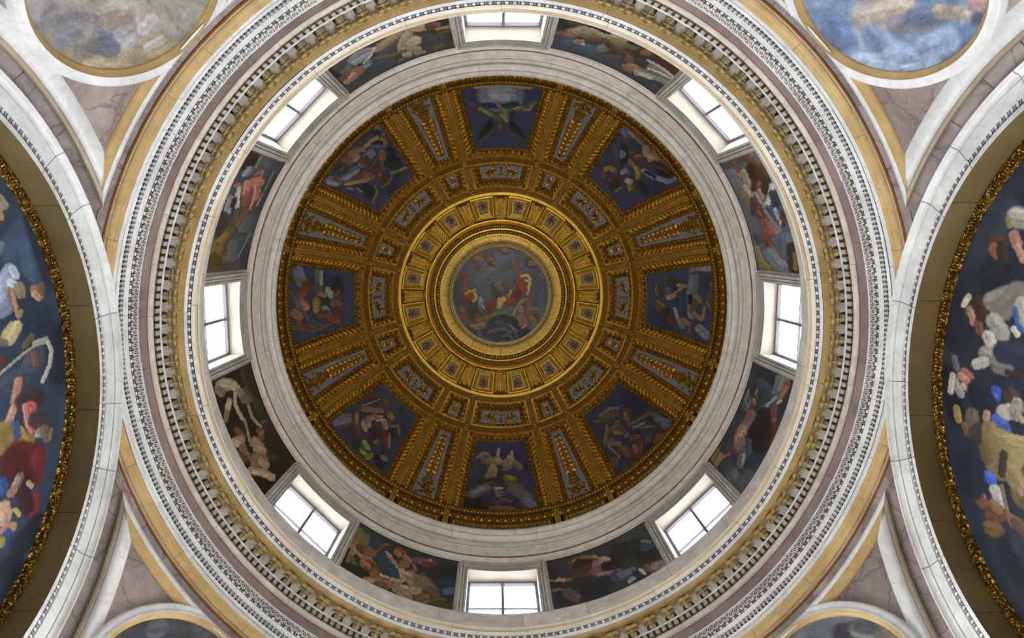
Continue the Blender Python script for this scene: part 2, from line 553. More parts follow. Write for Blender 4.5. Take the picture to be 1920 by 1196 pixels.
'm1':(189,122,'35405f','''6c7794 327 453,734 537,734
8f9ab0 156 453,773 550,760
2c3c6c 85 207,815 197,624
2c3c70 85 782,816 775,670
26355f 57 333,572 526,537 643,594
8c8678 48 273,894 494,901 748,896
a09a88 28 281,906 494,915 733,920
b0902c 23 384,765 391,764
b0902c 23 488,746 495,746
b0902c 23 592,764 599,764
a08428 20 382,694 385,694
b0902c 20 488,676 492,676
a08428 20 594,693 598,694
907828 20 287,768 290,767
907828 20 682,770 685,771
80702c 17 372,627 376,627
80702c 17 590,631 593,631
705f28 17 218,867 221,866
705f28 17 768,784 771,785
705f28 17 764,865 767,866
6c4c3c 31 199,648 245,588
8a6a50 34 459,597 489,525
6a6a4c 48 285,532 358,464 434,401
84845c 34 293,531 387,427
52533a 71 449,378 529,378 576,402
7c7c58 48 527,491 552,401
8a8a60 28 497,422 562,335
5e5e40 48 618,497 677,528 749,565 820,657
90906c 20 632,521 690,553
90906c 17 724,512 783,525 797,601
2a2f3c 43 600,404 621,451
5a4030 65 490,258 498,227
7a5844 34 481,280 498,237
201e1c 63 382,295 296,156
2c2a24 48 345,234 254,100
55503c 23 404,208 338,130 231,62
201e1c 63 623,275 698,188
2c2a24 48 661,215 752,112
55503c 23 583,229 659,141 793,78'''),
'm2':(187,124,'363f58','''5c6884 90 172,824 223,791
3c466a 90 296,918 336,912
2a2f3a 90 260,564 338,536
3a4664 105 213,537 320,445
6a7488 60 309,514 332,494
242c48 45 372,517 367,424
3a4a70 75 444,413 499,390
7a8494 51 447,316 458,364
6a4a38 39 237,722 268,697
a07c5c 39 225,850 276,840
8a6a50 36 291,847 373,838
9c7a60 69 425,835 474,767
8f6e54 90 526,770 523,899
a88a70 60 500,778 555,812
7a5a44 60 569,894 617,923
3c302c 75 590,758 661,790
4a2c28 45 640,786 713,884
2c2422 75 707,762 765,880
6c3a34 24 617,753 717,844
7a8498 51 575,556 682,607 780,735
6f7a8e 36 794,750 804,927
2c2c34 27 591,566 690,627
5c5030 51 376,648 366,595
8a6a4c 39 412,506 476,498
6a4030 66 432,628 470,637
8f6038 33 415,620 446,674
8a7a28 51 522,499 591,429
9c8a30 36 499,498 570,469
8a7c28 45 288,191 309,243 373,254
7a4a2c 39 304,120 331,102
5a382c 90 412,144 465,174
3c2c28 90 481,98 534,130
706a50 30 565,155 558,78
b0987c 51 548,287 584,306
8a7030 51 614,261 641,248
2a2a28 75 675,382 753,389
34322c 45 674,341 783,388
7a4034 21 311,307 355,359
6a3c30 18 263,344 300,356
2e3750 90 757,553 809,586'''),
'm3':(178,130,'3a4464','''2f3858 134 694,73 774,232
6c7484 100 194,627 318,609 446,551
747c8c 84 501,539 623,591
7a8290 84 738,727 778,859
8a909a 57 171,715 166,878
5a4028 20 211,583 197,710 207,823 265,873
5a4a2c 57 246,222 249,307 290,377
3a3424 50 279,279 319,362
2c3c50 74 319,300 358,359
4a6478 57 380,248 453,222
20304c 100 416,383 491,422
2c4460 84 395,434 583,454
8c9aa0 33 585,340 677,389
7c5c44 43 381,151 381,187
4a3c28 67 349,117 424,150
80785c 13 316,84 415,80 458,115
9a7658 40 329,386 338,488
a88060 47 472,247 438,320
8f6c50 30 407,345 367,422
6a5428 67 555,118 616,159
3c3428 84 631,209 705,268
5c4424 43 683,277 756,328
7a6a38 33 513,104 570,191
6a7a84 50 701,419 758,484
8c6a50 50 692,483 717,568
7a5a44 30 750,590 796,588
8a6a50 57 440,659 472,701
6c4c38 57 512,634 578,585
8f6c52 43 602,616 650,736
9a7658 33 638,762 535,777
7c5c48 43 314,882 380,846
5c5430 67 413,845 477,877
8a6a50 30 482,802 527,865
20242c 43 437,550 500,552
303c5c 67 265,784 349,804'''),
'm4':(180,129,'2f3850','''283148 171 263,171 242,355
5a5a48 37 641,104 519,111 432,174
7a7460 20 650,84 500,104 419,174
5c4c44 71 608,158 515,196
6a4a3c 34 749,104 675,151
4a4a48 43 456,216 487,252
7c5c44 63 405,319 434,369
8f6c4c 37 405,304 393,348
4a4430 57 356,306 375,357
6c543c 63 545,327 628,348
8a6a4c 43 635,394 566,455
5a4630 57 554,372 537,446
6c5a28 37 658,293 747,366 801,445
7a6428 26 656,256 789,404
5a5048 85 721,467 697,572
746454 48 751,465 666,551
3c3630 85 763,585 738,693
8a7a68 17 776,494 738,693 824,767
5c4a44 71 813,696 818,773
6a5640 63 656,646 664,779
54402c 48 670,832 663,901
6c6028 26 462,437 363,493 229,539 181,675
7a6c34 20 396,600 315,678 269,775 230,885
5c6c84 43 566,525 497,552
7484a0 23 448,513 336,580
566680 85 230,707 189,859
2a2e38 23 253,598 271,878
4a4028 34 243,771 373,764
6a4438 71 516,616 471,646
8c6c54 37 484,599 461,630
3c342c 57 497,552 440,599
6a3430 71 593,752 586,854
8a5a44 48 563,733 579,801
7c3c38 37 489,745 554,868
4a5654 63 404,779 464,846
2c3030 63 494,864 442,881
5a2c30 57 670,832 622,850
8a4c44 37 336,861 311,908
6c4c34 43 392,900 356,912
34405c 71 750,850 754,904'''),
'm5':(175,131,'323b58','''2a3350 173 341,144 253,264
3c4560 115 831,277 789,440
6a6a58 58 745,167 690,229
4a4c48 50 784,269 786,354
84826c 27 781,186 724,124 660,131
8a6a44 85 642,210 591,248
a08458 96 589,331 599,388
9c8868 65 544,192 519,219
b09c78 38 543,205 506,218
9a9a90 35 532,71 532,138
a0a090 31 364,102 367,156
8f7c5c 77 446,247 384,222
a4946c 38 406,167 346,212
6c6a58 65 325,255 282,316
7c705c 27 472,329 376,306
8c6c3c 46 654,421 599,388
2c3a28 65 693,527 584,488 473,442
3a4a30 46 668,583 562,531
6a7028 65 440,443 363,477
8a8a2c 38 428,430 385,461
4a5c38 38 408,503 282,576
5c6884 77 806,715 728,637 646,596
7a8498 50 789,664 688,601
6a5830 19 839,692 733,578 595,503
74602c 19 762,753 665,644 561,560
5a6478 96 392,623 291,697 237,786
6c7890 77 258,798 205,876
7a6430 19 453,516 304,573 193,748
6a5424 19 413,637 316,756 283,875
8a8878 58 539,619 518,680
6a5a4c 42 518,634 487,665
b0ac9c 19 561,590 486,589
2a2a30 96 816,830 736,845
20242c 115 792,891 715,857
34363c 65 677,835 588,825
3c3440 96 498,790 419,809
5c4c54 38 538,806 478,758 398,794
8a6a3c 31 596,892 479,888 383,911
745c48 58 538,888 422,907'''),
'm6':(176,131,'3a4258','''323a54 171 353,98 246,183
6a6f80 85 808,793 771,652
747a8a 57 817,847 749,649
8a7a34 14 839,691 773,572
6c3c30 48 811,238 745,164
4a2c28 43 761,231 700,152
5a5c2c 48 642,99 575,110
3c4a34 48 666,214 641,155
9aa0a8 11 765,379 688,137
5c4430 48 803,438 769,417
8c6a4c 51 729,389 658,308 577,224
7a5a40 57 742,505 679,600
a07c5c 31 730,519 657,614
6a4a34 57 646,629 588,666
a88c78 100 600,500 578,515
8f7466 63 617,447 598,378
b0907c 34 598,378 529,281
9c5c50 34 604,341 487,304
a07468 57 463,305 417,338
c0a898 17 538,363 485,275
5c2c28 85 414,443 361,441
7a3430 57 335,468 278,516
9c7c70 20 341,368 256,520
40302c 48 522,515 475,485
6c5238 71 486,181 436,198
94724c 43 467,189 422,184
2c342c 71 334,309 273,356
3c3830 57 286,316 238,400
7a7434 23 381,289 311,224 240,302
5c3a2c 37 679,747 647,727
4a3424 28 695,808 669,797
7a3c34 23 727,711 706,675
5c4a3c 71 449,596 402,569
8a6a50 48 437,581 410,592
3c342c 37 463,644 419,504
5a6a2c 71 504,791 442,795
8a9a34 48 489,708 422,738
9cac3c 34 456,846 384,837
7a8a30 57 375,856 348,790
2c3c3c 71 532,834 524,791
4a4c54 57 315,867 308,798
2a2c2c 85 283,769 227,818
20242a 20 321,588 269,655
6a7484 48 254,708 221,699
6c543c 37 254,909 238,904'''),
'm7':(179,129,'3c4460','''343c5c 167 714,444 637,286
6f7488 114 797,788 713,715
7a6a40 27 747,838 713,715 643,652
8c4c38 74 577,735 608,650
9a5c44 100 509,736 469,653
6c3c30 80 677,627 623,569
a06a50 80 417,834 375,751
b07c60 54 507,707 449,627
5c6a60 67 806,484 713,470
8a9c94 33 808,432 676,414
4a5c50 87 639,490 601,436
8fa09c 67 617,310 556,284
2c3c34 74 542,384 478,310
8a7428 74 510,488 417,482
a08a34 40 493,502 400,497
96745c 47 582,435 560,359
7c5c4c 87 472,237 448,189
5a4030 80 385,194 344,199
8a9a98 54 424,365 360,321
6c4c38 74 357,450 363,346
8c4030 67 298,305 262,212
2c2c34 87 719,194 614,163
4a2c30 67 636,236 615,187
6a6430 27 554,234 593,162
5c6878 27 617,885 473,710 324,618
7a4a38 67 312,794 263,688
4c5468 80 281,571 228,475
6a5c34 27 292,892 211,589 239,317'''),
'm8':(184,125,'3c4460','''303852 171 634,107 477,48
6a7084 85 849,881 848,748
2a3848 71 668,858 754,854 806,773
1f2c40 85 719,700 764,604
2c4660 48 629,854 745,833
4a6a84 28 643,734 749,576
707a8e 85 628,602 492,584
7c869c 71 288,645 408,590
848ca0 85 189,822 213,702
8a6a4c 57 495,852 560,794 603,731
9c7a5a 85 460,761 504,731
a08060 43 638,743 708,752 768,727
8a6444 37 785,686 811,605 777,556
7a5c3c 57 429,877 435,754
6c4a34 63 519,608 511,550
5a4428 43 565,600 554,549
8a5c40 57 714,512 668,418
7c5036 48 635,369 595,359
5c3828 71 518,436 567,381
7c5840 71 429,441 458,360
9a7250 43 255,551 335,444 412,363
b08c68 23 233,582 311,473
8a5840 48 536,281 535,251
4a3c28 71 546,206 496,178
7c7850 11 637,217 620,150 519,119 426,159
20262e 85 733,340 761,283
2a3038 85 676,318 754,207
1f2430 57 783,459 797,413
242c3c 100 324,297 313,208
2c2f38 71 279,228 270,170
8a8030 20 632,195 714,150 812,127
7a7030 20 401,227 362,150 236,117
7c7c74 23 213,520 235,448
8a8a80 17 268,401 262,316
6c5c48 48 329,837 343,777
3a302c 28 300,844 346,814
6a5440 34 223,772 226,688
5c5030 14 239,824 312,675 459,569
6a6030 14 195,654 379,494 573,452 693,509'''),
'med':(180,180,'5a6070','''666c7c 326 468,266 537,211
525868 201 884,307 885,515
4c5262 201 53,391 73,516
7a5438 88 234,115 289,102
9a7450 55 261,122 303,143
6a4630 75 372,115 399,122
8f6a48 43 379,129 413,136
6c4a30 50 261,218 289,239
8a6844 33 302,246 337,260
4a3828 33 385,184 448,197
c0a850 10 420,173 458,201
6a4830 88 523,26 551,40
94704c 50 523,33 558,47
5a4028 100 800,163 814,170
94704e 55 814,177 848,170
7a3c20 63 122,322 136,349
8c5a38 55 136,363 142,460
7a4c2c 25 95,301 95,294
7a4c2c 25 136,287 143,308
8a5a38 30 171,349 205,342
8c5c3c 55 641,184 655,225
7c5034 25 579,218 607,211
9a6c48 23 627,136 634,170
8c5c3c 50 669,239 711,294
6a4a38 100 496,432 503,460
4a4430 88 441,418 455,488
7a705c 63 468,397 510,384
5c5240 63 545,404 559,446
80684c 50 489,432 510,446
7a2c18 113 163,522 190,585
96401c 75 170,502 218,543
c89838 28 135,488 177,467 232,460
d8b048 23 232,488 253,536 218,571
8a9098 50 295,543 301,641
5c6470 63 287,669 329,599
a0a4ac 18 288,536 315,627 343,648
7a2c18 100 413,599 385,669
d0a43c 55 496,557 489,620
e0b850 38 538,543 496,599
a06a24 50 580,522 614,501
c89830 25 607,460 600,529
7a3018 113 704,363 718,432
94401c 75 690,349 746,446
d8b450 28 718,307 787,300 808,349
e0c060 25 766,356 808,376 788,425
d0a848 20 802,432 781,494
6a2814 75 677,487 635,543
8a3c1c 63 580,592 635,571
c09030 20 740,550 663,641 636,711
3c4034 113 204,641 218,711
6c7c24 55 371,746 455,711 538,697
7c8c2c 38 441,704 566,711 608,725
2f3444 213 469,830 538,809
343a4c 150 371,865 455,907
262b3a 113 643,809 678,907
4a5062 63 468,795 538,816
5a6070 30 371,893 441,865 538,858 608,893
6a7078 30 594,816 664,879 679,935
1f2430 50 511,928 581,949
525a68 25 511,935 581,921 644,964
70502f 75 86,641 99,669
8a6844 38 100,648 113,669
7c5438 63 120,732 141,767
8c6644 75 273,753 287,746
6a4a30 43 245,725 287,704
9a744c 63 203,837 259,830 315,816
6a4c34 75 719,641 733,655
a07c5c 63 712,648 719,662
946c4c 88 720,746 741,795
8a6040 50 774,557 796,627 796,682
a88050 20 824,648 887,651
6a4c34 88 852,717 845,752
8c6848 63 831,752 860,795
c89c40 18 720,851 769,809
3a3e4c 100 133,865 203,907
2a2e3c 88 713,907 769,893'''),
'lunL':(1012,302,'2c3c52','''364a64 401 253,845 293,738
3c5470 268 293,808 326,822
1e2c40 201 230,827 341,919
1c2838 268 461,935 532,928
24344a 401 419,794 401,682
8f8a7c 100 203,633 211,652
b0906c 60 224,627 233,632
6a7484 67 280,620 292,606
8a98b4 134 327,660 336,635
aab8d0 80 324,672 337,690
9aa8c4 201 354,608 380,611
b8c4d8 80 349,653 357,696
7084a0 134 397,585 392,618
8a7a68 100 357,707 370,714
80604c 67 365,649 395,673
a8826a 40 362,660 408,680
8a6a58 114 366,810 377,832
b08a74 74 373,802 380,825
6a5444 67 357,856 371,859
8c8258 47 402,705 411,690
a89c6c 147 432,650 443,614
b8ac80 100 427,674 450,623
6c6450 67 454,589 449,558
5a5648 67 451,760 465,709
9a988c 67 466,780 463,856
a8a69c 47 468,868 486,888 513,867 540,808
98968c 27 505,542 478,705 467,804
4a4c58 201 504,744 492,772
6a5048 74 485,762 502,769
7a5c50 80 516,636 537,653
3a4658 201 521,704 526,600
5a3434 80 482,570 483,548
a87868 87 527,650 560,617
b88c78 80 572,608 594,568
8c6a5c 100 601,577 610,542
3a3234 201 566,678 566,750
a84a50 134 582,709 602,703
c0606a 80 587,695 623,709
b87078 54 575,675 614,687
8a7a38 147 634,634 643,678
a08c44 100 617,628 652,664
34507c 100 604,604 624,603
8a7438 201 608,521 628,526
40383a 167 606,738 625,794
8a8684 100 635,754 636,791
6a5850 100 632,792 652,812
7a6c40 40 638,842 657,823
5a1c22 268 657,605 676,693
6c2026 167 675,742 719,704
7a242a 100 752,694 783,672
4a1a22 234 664,558 709,635
3a2028 134 712,611 764,642
24508c 100 695,495 709,501
6a5c54 100 713,576 701,603
968878 67 702,591 723,551
8a6c5c 80 721,541 718,564
a8906c 47 718,656 728,677
b0a050 40 753,531 755,564 768,583
b89080 134 740,492 760,496
a87c6c 100 779,491 783,533
244a80 100 802,473 790,498
8a8440 67 794,465 801,467
1c2434 234 822,578 805,678
1a2232 268 854,501 888,458
3a4658 160 260,380 300,250
6a5a48 120 380,420 420,240 400,120
7a3434 150 480,400 500,220 470,60
8a8478 110 560,420 590,260
4a4a38 150 660,380 690,200
5c4a3c 130 760,420 790,250
a88c74 50 400,450 405,440
a88c74 50 575,460 580,450
9a8068 50 700,430 705,420
8a7448 90 330,180 360,60
3c4c6c 130 590,160 640,40
2c2c30 120 800,180 760,40'''),
'lunR':(1013,318,'222b3a','''2c3848 441 233,695 289,751
1c2432 331 381,880 459,898
1e2634 441 338,663 324,621
141a26 221 541,945 612,852
9c9a90 184 231,593 235,548
b4b2a8 96 224,606 228,550
8a7c44 44 234,637 248,621
a07464 96 262,595 279,568
b48872 66 282,567 305,527
4a362c 162 279,705 275,671
8c5844 110 286,703 296,676
34302c 110 286,656 303,639
a8a48c 74 392,863 379,840
c0bc9c 51 396,869 384,852
8a6c54 110 405,819 411,778
a88468 74 408,811 426,792
6c4c3c 96 425,761 439,744
3c2c28 147 388,772 409,740
8a8680 184 382,686 368,596
74706c 221 394,623 363,542
9c9890 162 417,664 436,611
b4b0a8 125 447,691 466,649
8c8880 162 480,693 483,632
a8a49c 110 503,750 495,701
c0bcb4 59 425,545 434,521
b0aca4 125 379,515 409,496
2c5ca8 44 391,545 417,526 426,491
70706c 147 497,616 497,569
8c5a4c 125 527,822 532,793
b07c6c 88 533,848 543,777
c8988c 59 551,828 557,773
8c8a88 96 548,885 567,837
a8a6a0 74 537,903 569,907
5a5c64 74 502,899 520,879
2c3448 221 470,589 469,477
3a2c2c 59 503,556 504,478
2448a0 110 543,613 558,621
3060c0 66 551,617 567,630
1e2434 257 553,722 574,665
4a3a34 147 542,521 559,483
a8a49c 147 571,524 577,556
8c8880 110 553,485 574,489
2c58b0 96 593,598 600,538
2a50a0 74 603,526 609,547
a07c6c 74 588,655 599,657
5c5a50 147 601,746 632,750
8a7c40 88 600,855 618,836
6c4c40 74 625,792 639,775
3c3830 147 636,722 626,700
7a6c48 162 614,628 636,622
8a7a50 221 627,576 628,529
94845a 257 636,481 645,435
7c6e48 257 655,568 676,561
a08e60 110 620,520 616,433
6c5e3c 221 685,423 710,405
8a7a50 184 674,493 688,444
3a3428 74 650,534 687,535
5c5438 110 654,653 671,636
2c58b8 96 705,613 709,587
3468cc 59 699,621 700,578
a4a6a8 132 723,559 737,531
b4b6b8 81 741,507 753,492
7a6448 37 708,528 751,481
8a5c50 96 758,456 776,417
6c4438 147 745,677 754,636
8a5c44 88 739,665 743,639
5a4034 147 773,568 758,525
7c5c38 110 750,563 753,538
6c5030 147 796,573 792,526
1c2434 331 701,743 729,721
1a2230 331 814,428 839,376
283448 221 792,391 770,386
5c5a58 160 260,380 300,250
6a5a48 120 380,420 420,240 400,120
8a7a50 150 480,400 500,220 470,60
8a8478 110 560,420 590,260
4a4a38 150 660,380 690,200
5c4a3c 130 760,420 790,250
a88c74 50 400,450 405,440
a88c74 50 575,460 580,450
9a8068 50 700,430 705,420
8a7448 90 330,180 360,60
3c4c6c 130 590,160 640,40
2c2c30 120 800,180 760,40'''),
'rTL':(408,406,'8f8a84','''a09c96 535 352,590 346,698
7c7a80 401 194,411 194,504
8e8468 468 25,378 50,517
948a6a 334 362,792 231,736
6c7084 201 258,558 287,617
5f6478 114 212,550 226,618
787a8a 167 121,393 160,414
9c9ca4 167 294,612 285,659
b0aeb0 134 374,677 441,678
7a7468 268 130,526 134,599
6c6c74 67 206,339 272,432 312,520
8c7c74 167 312,520 372,575
64686f 54 135,467 170,577 190,642
a8a49c 100 313,743 384,776
9e9478 201 81,574 134,658
88868c 234 140,266 201,270'''),
'rTR':(415,416,'6884a8','''8098bc 401 636,729 812,645
90a8cc 301 790,680 874,540
5470a0 268 489,779 582,796
a49c98 368 569,628 591,572
b4a89c 201 584,567 625,470
7c7888 201 669,550 748,415
5a6c8c 201 693,471 741,337
a09888 147 729,356 777,290
b8a898 67 782,267 828,262
b09090 167 772,209 803,153
3c4c6c 201 851,234 910,251
546a94 301 881,408 896,312
86a0c4 268 836,489 847,405
90a8cc 100 867,639 896,571
98b0d0 167 718,785 773,738
7088b0 201 637,668 700,671'''),
'rBL':(349,383,'4c4e58','''3c3e48 334 852,567 697,728
5c6068 167 814,655 794,687'''),
'rBR':(351,386,'6c747c','''5c6670 234 362,765 283,733
3a3440 201 256,682 195,636
8a8a8c 147 188,641 170,585
7a7468 134 118,557 102,502
4c545e 134 130,594 161,639''')}
# ---------------------------------------------------------------- painting by soft strokes in surface coordinates
def paint(key, U, V):
    sx, sy, bgc, txt = ART[key]
    X = np.asarray(U) * sx; Y = np.asarray(V) * sy; sh = X.shape; X = X.ravel(); Y = Y.ravel()
    C = np.tile(srgb(bgc), (len(X), 1))
    rr = np.random.default_rng(len(txt))
    ph = rr.uniform(0, 6.28, (6, 2)); fr = rr.uniform(.02, .12, (6, 2))
    wob = sum(np.sin(X * fr[i, 0] + ph[i, 0]) * np.sin(Y * fr[i, 1] + ph[i, 1]) for i in range(6)) / 3
    C *= (1 + .12 * wob)[:, None]
    jx = X + .5 * np.sin(Y * .7 + wob * 4); jy = Y + .5 * np.sin(X * .63 + 1 + wob * 4)
    def nz(k):                                         # smooth random field, a different one for each stroke
        a = np.sin(X * .31 + 1.7 * np.sin(Y * .23 + k) + k) * np.cos(Y * .37 + 1.3 * np.sin(X * .19 - k)); b = np.sin(X * .83 + 2.1 * np.sin(Y * .61 + k * 2)) * np.cos(Y * .77 + k)
        return .8 * a + .25 * b
    for ln in txt.split('\n'):
        t = ln.split(); r = int(t[1]) / 10; p = [tuple(map(int, q.split(','))) for q in t[2:]]
        p = np.array([(a / 999 * sx, b / 999 * sy) for a, b in p])
        if len(p) == 1: p = np.vstack([p, p + .1])
        best = np.full(len(X), 1e9); lat = np.zeros(len(X)); side = np.zeros(len(X)); along = np.zeros(len(X)); k = len(p) - 1; acc = 0.0
        for i in range(k):
            a, b = p[i], p[i + 1]; d = b - a; L2 = max(d @ d, 1e-6)
            tt = np.clip(((jx - a[0]) * d[0] + (jy - a[1]) * d[1]) / L2, 0, 1)
            ox = jx - a[0] - tt * d[0]; oy = jy - a[1] - tt * d[1]; ds = np.hypot(ox, oy)
            m = ds < best; best = np.where(m, ds, best); side = np.where(m, (-ox * .6 - oy * .8) / max(r, .5), side); lat = np.where(m, (ox * d[1] - oy * d[0]) / sqrt(L2) / max(r, .5), lat); along = np.where(m, acc + tt * sqrt(L2), along); acc += sqrt(L2)
        best = best + nz(r + len(p)) * min(r * .09, .9)
        soft = max(1.0, (.36 if key[0] in 'ml' else .44) * r); al = np.clip((r + soft * .4 - best) / soft, 0, 1); al = al * al * (3 - 2 * al)
        q = nz(r)
        fold = 1 + .22 * np.clip(side, -1, 1) + .06 * q
        if r > 1.1:                                    # folds and muscles running along the stroke
            w1 = .5 + .5 * np.sin(along * 3.1 / r + r * 7 + q); w2 = .5 + .5 * np.sin(along * 2.3 / r + r * 3 + 2 + q)
            fold = fold + .30 * w1 * np.exp(-((lat - .34 + .15 * q) / .17) ** 2) - .30 * w2 * np.exp(-((lat + .22 - .2 * q) / .14) ** 2) - .16 * np.exp(-((lat - .02 + .25 * q) / .10) ** 2)
        if r < 14: C = C * (1 - .32 * np.exp(-((best - r * 1.02) / 1.3) ** 2) * min(1, r / 4))[:, None]
        C = C * (1 - al[:, None]) + srgb(t[0])[None] * fold[:, None] * al[:, None]
    g = C.mean(1, keepdims=True); C = g + (C - g) * .86
    return C.reshape(sh + (3,))

# ---------------------------------------------------------------- ornament templates: t along, s across, n out of the surface
def T_join(parts):
    V = []; F = {}; n = 0
    for v, f in parts:
        v = np.asarray(v, float); V.append(v)
        for q in (f if isinstance(f, list) else [f]):
            q = np.asarray(q); F.setdefault(q.shape[1], []).append(q + n)
        n += len(v)
    return np.concatenate(V), [np.concatenate(F[k]) for k in F]
def half_ell(ct, cs, rt, rs, rn, nt_=8, nr=2, rot=0.0, n0=0.0):
    a = np.arange(nt_) / nt_ * 2 * pi; V = []
    for k in range(nr):
        e = k / nr * pi / 2
        V.append(np.stack([np.cos(a) * cos(e), np.sin(a) * cos(e), np.full(nt_, sin(e))], 1))
    V = np.concatenate(V + [np.array([[0, 0, 1.0]])]) * (rt, rs, rn)
    c, s = cos(rot), sin(rot); V[:, :2] = V[:, :2] @ np.array([[c, s], [-s, c]])
    V += (ct, cs, n0)
    F = grid_faces(nr, nt_, False, True)
    top = np.array([[(nr - 1) * nt_ + i, (nr - 1) * nt_ + (i + 1) % nt_, nr * nt_] for i in range(nt_)])
    return V, [F, top]
def ridge(p, w, h, n0=0.0):
    p = np.asarray(p, float); d = np.gradient(p, axis=0); d /= np.linalg.norm(d, axis=1)[:, None] + 1e-9
    nn = np.stack([-d[:, 1], d[:, 0]], 1); w = np.broadcast_to(w, len(p))[:, None]; h = np.broadcast_to(h, len(p))
    z0 = np.full(len(p), n0)
    L = np.column_stack([p + nn * w / 2, z0]); Tt = np.column_stack([p, z0 + h]); R = np.column_stack([p - nn * w / 2, z0])
    return np.stack([L, Tt, R], 1).reshape(-1, 3), grid_faces(len(p), 3)
def box_t(t0, t1, s0, s1, n0, n1):
    V = np.array([(t, s, n) for n in (n0, n1) for s in (s0, s1) for t in (t0, t1)], float)
    return V, np.array([(0, 1, 3, 2), (4, 6, 7, 5), (0, 4, 5, 1), (2, 3, 7, 6), (0, 2, 6, 4), (1, 5, 7, 3)])
def T_egg():
    a = np.linspace(rad(205), rad(-25), 9)
    return T_join([half_ell(0, .0, .29, .43, .75, 8, 3), ridge(np.stack([.42 * np.cos(a), .02 + .50 * np.sin(a)], 1) * (1, -1), .10, .40),
                   half_ell(.5, .12, .055, .36, .4, 6, 1)])
def T_bead(reels=3, bl=.22):
    P = [half_ell(-.17, 0, .335, .66, .62, 10, 2)]
    for x in (.26, .41): P.append(half_ell(x, 0, .045, .66, .55, 6, 2))
    return T_join(P)
def T_rope(): return half_ell(0, 0, .30, .62, .5, 6, 2, rad(-32))
def T_plait():
    return T_join([half_ell(0, -.26, .62, .17, .5, 6, 1, rad(48)), half_ell(0, .26, .62, .17, .5, 6, 1, rad(-48))])
def T_lace():
    a = np.linspace(0, 1, 9)
    hx = .40 * np.sin(a * pi) * (1 - .25 * a) + .02; hy = -.46 + .92 * a
    P = [ridge(np.stack([hx, hy], 1), .15, .55), ridge(np.stack([-hx, hy], 1), .15, .55),
         ridge([(0, -.30), (0, .1), (0, .38)], [.06, .17, .04], .45),
         ridge([(.48, -.5), (.46, -.1), (.5, .15)], [.10, .16, .04], .42), half_ell(.48, .42, .09, .1, .4, 6, 1), half_ell(.2, -.44, .10, .08, .4, 6, 1), half_ell(-.2, -.44, .10, .08, .4, 6, 1)]
    return T_join(P)
def T_tongue():
    a = np.linspace(rad(200), rad(-20), 8)
    return T_join([ridge(np.stack([.44 * np.cos(a), -.06 + .52 * np.sin(a)], 1), .09, .5), half_ell(0, -.04, .31, .46, .5, 8, 2)])
def T_flower(np_=6, r=.42):
    P = [half_ell(0, 0, .15, .15, .75, 7, 2)]
    for k in range(np_):
        a = 2 * pi * k / np_ + .3
        P.append(half_ell(.29 * cos(a), .29 * sin(a), .19, .13, .5, 7, 2, a))
    for k in range(4):
        a = pi / 4 + pi / 2 * k; P.append(half_ell(.5 * cos(a), .5 * sin(a), .12, .05, .25, 6, 1, a))
    return T_join(P)
def T_rosette():
    a = np.arange(12) / 12 * 2 * pi
    ring = []
    for k, (r, n) in enumerate(((.5, 0), (.44, .5), (.30, .5), (.24, .12))): ring.append(np.stack([r * np.cos(a), r * np.sin(a), np.full(12, n)], 1))
    return T_join([(np.concatenate(ring), grid_faces(4, 12, False, True)), half_ell(0, 0, .17, .17, .5, 7, 2)])
def leaf_grid(kind, nu=15, nv=15):
    """acanthus ('a'), fluted palm fan ('f') or bracket leaf ('b'): heights from veins, lobes cut into the edge, curled tip"""
    u = np.linspace(-1, 1, nu)[:, None]; v = np.linspace(0, 1, nv)[None, :]
    if kind == 'f':                                    # fluted tongue: parallel flutes from the fillet, dipping under the acanthus tips
        w = .27 + .24 * v ** 1.5; flute = .14 * np.cos(u * 6.5 * pi) * (1 - .2 * v)
        n = .46 - .26 * np.abs(u) ** 2 + flute - .75 * np.clip(v - .5, 0, 1) ** 1.2
        s = -.5 + v * (1.0 - .10 * u ** 2)
        t = u * w
    elif kind == 'a':                                  # small oval leaf at the base, then three widening pairs of curled lobes
        base = .17 * np.sin(np.clip(v / .34, 0, 1) * pi) ** .6; top = np.clip((v - .22) / .78, 0, 1)
        lob = np.abs(np.sin(top * pi * 2.9 + .15)); w = np.maximum(base, (.10 + .50 * top ** .8) * (.55 + .45 * lob)) * np.where(v > .93, .82, 1)
        vein = .38 * np.cos((top * 2.9 - .9 * np.abs(u)) * 2 * pi + .6) * np.abs(u) ** .5 * np.clip(top * 3, .2, 1)
        n = .50 - .30 * np.abs(u) + vein + .20 * np.exp(-(u / .12) ** 2) + .9 * np.clip(v - .66, 0, 1) ** 1.1 * 1.5
        s = -.5 + v - .22 * np.abs(u) * np.sin(np.clip(top, 0, 1) * pi * .8) + 0 * u
        t = u * w
    else:
        lob = np.abs(np.sin(v * pi * 3.5)); w = (.16 + .36 * np.sin(np.clip(v * 1.02, 0, 1) * pi * .86 + .18)) * (.62 + .38 * lob)
        vein = .22 * np.cos((v * 3.5 - .62 * np.abs(u)) * 2 * pi) * np.abs(u) ** .6
        n = .42 - .26 * np.abs(u) + vein + .14 * np.exp(-(u / .13) ** 2) + .75 * np.clip(v - .68, 0, 1) ** 1.1 * 1.5
        s = -.5 + v - .16 * np.abs(u) * np.sin(v * pi) + 0 * u
        t = u * w
    if kind != 'b': n = n * np.clip(v * 5 + .12, 0, 1)
    return np.stack(np.broadcast_arrays(t, s, n), -1), u, v
def T_leaf(kind, nu=15, nv=15):
    V, u, v = leaf_grid(kind, nu, nv); return V.reshape(-1, 3), [grid_faces(nu, nv)]
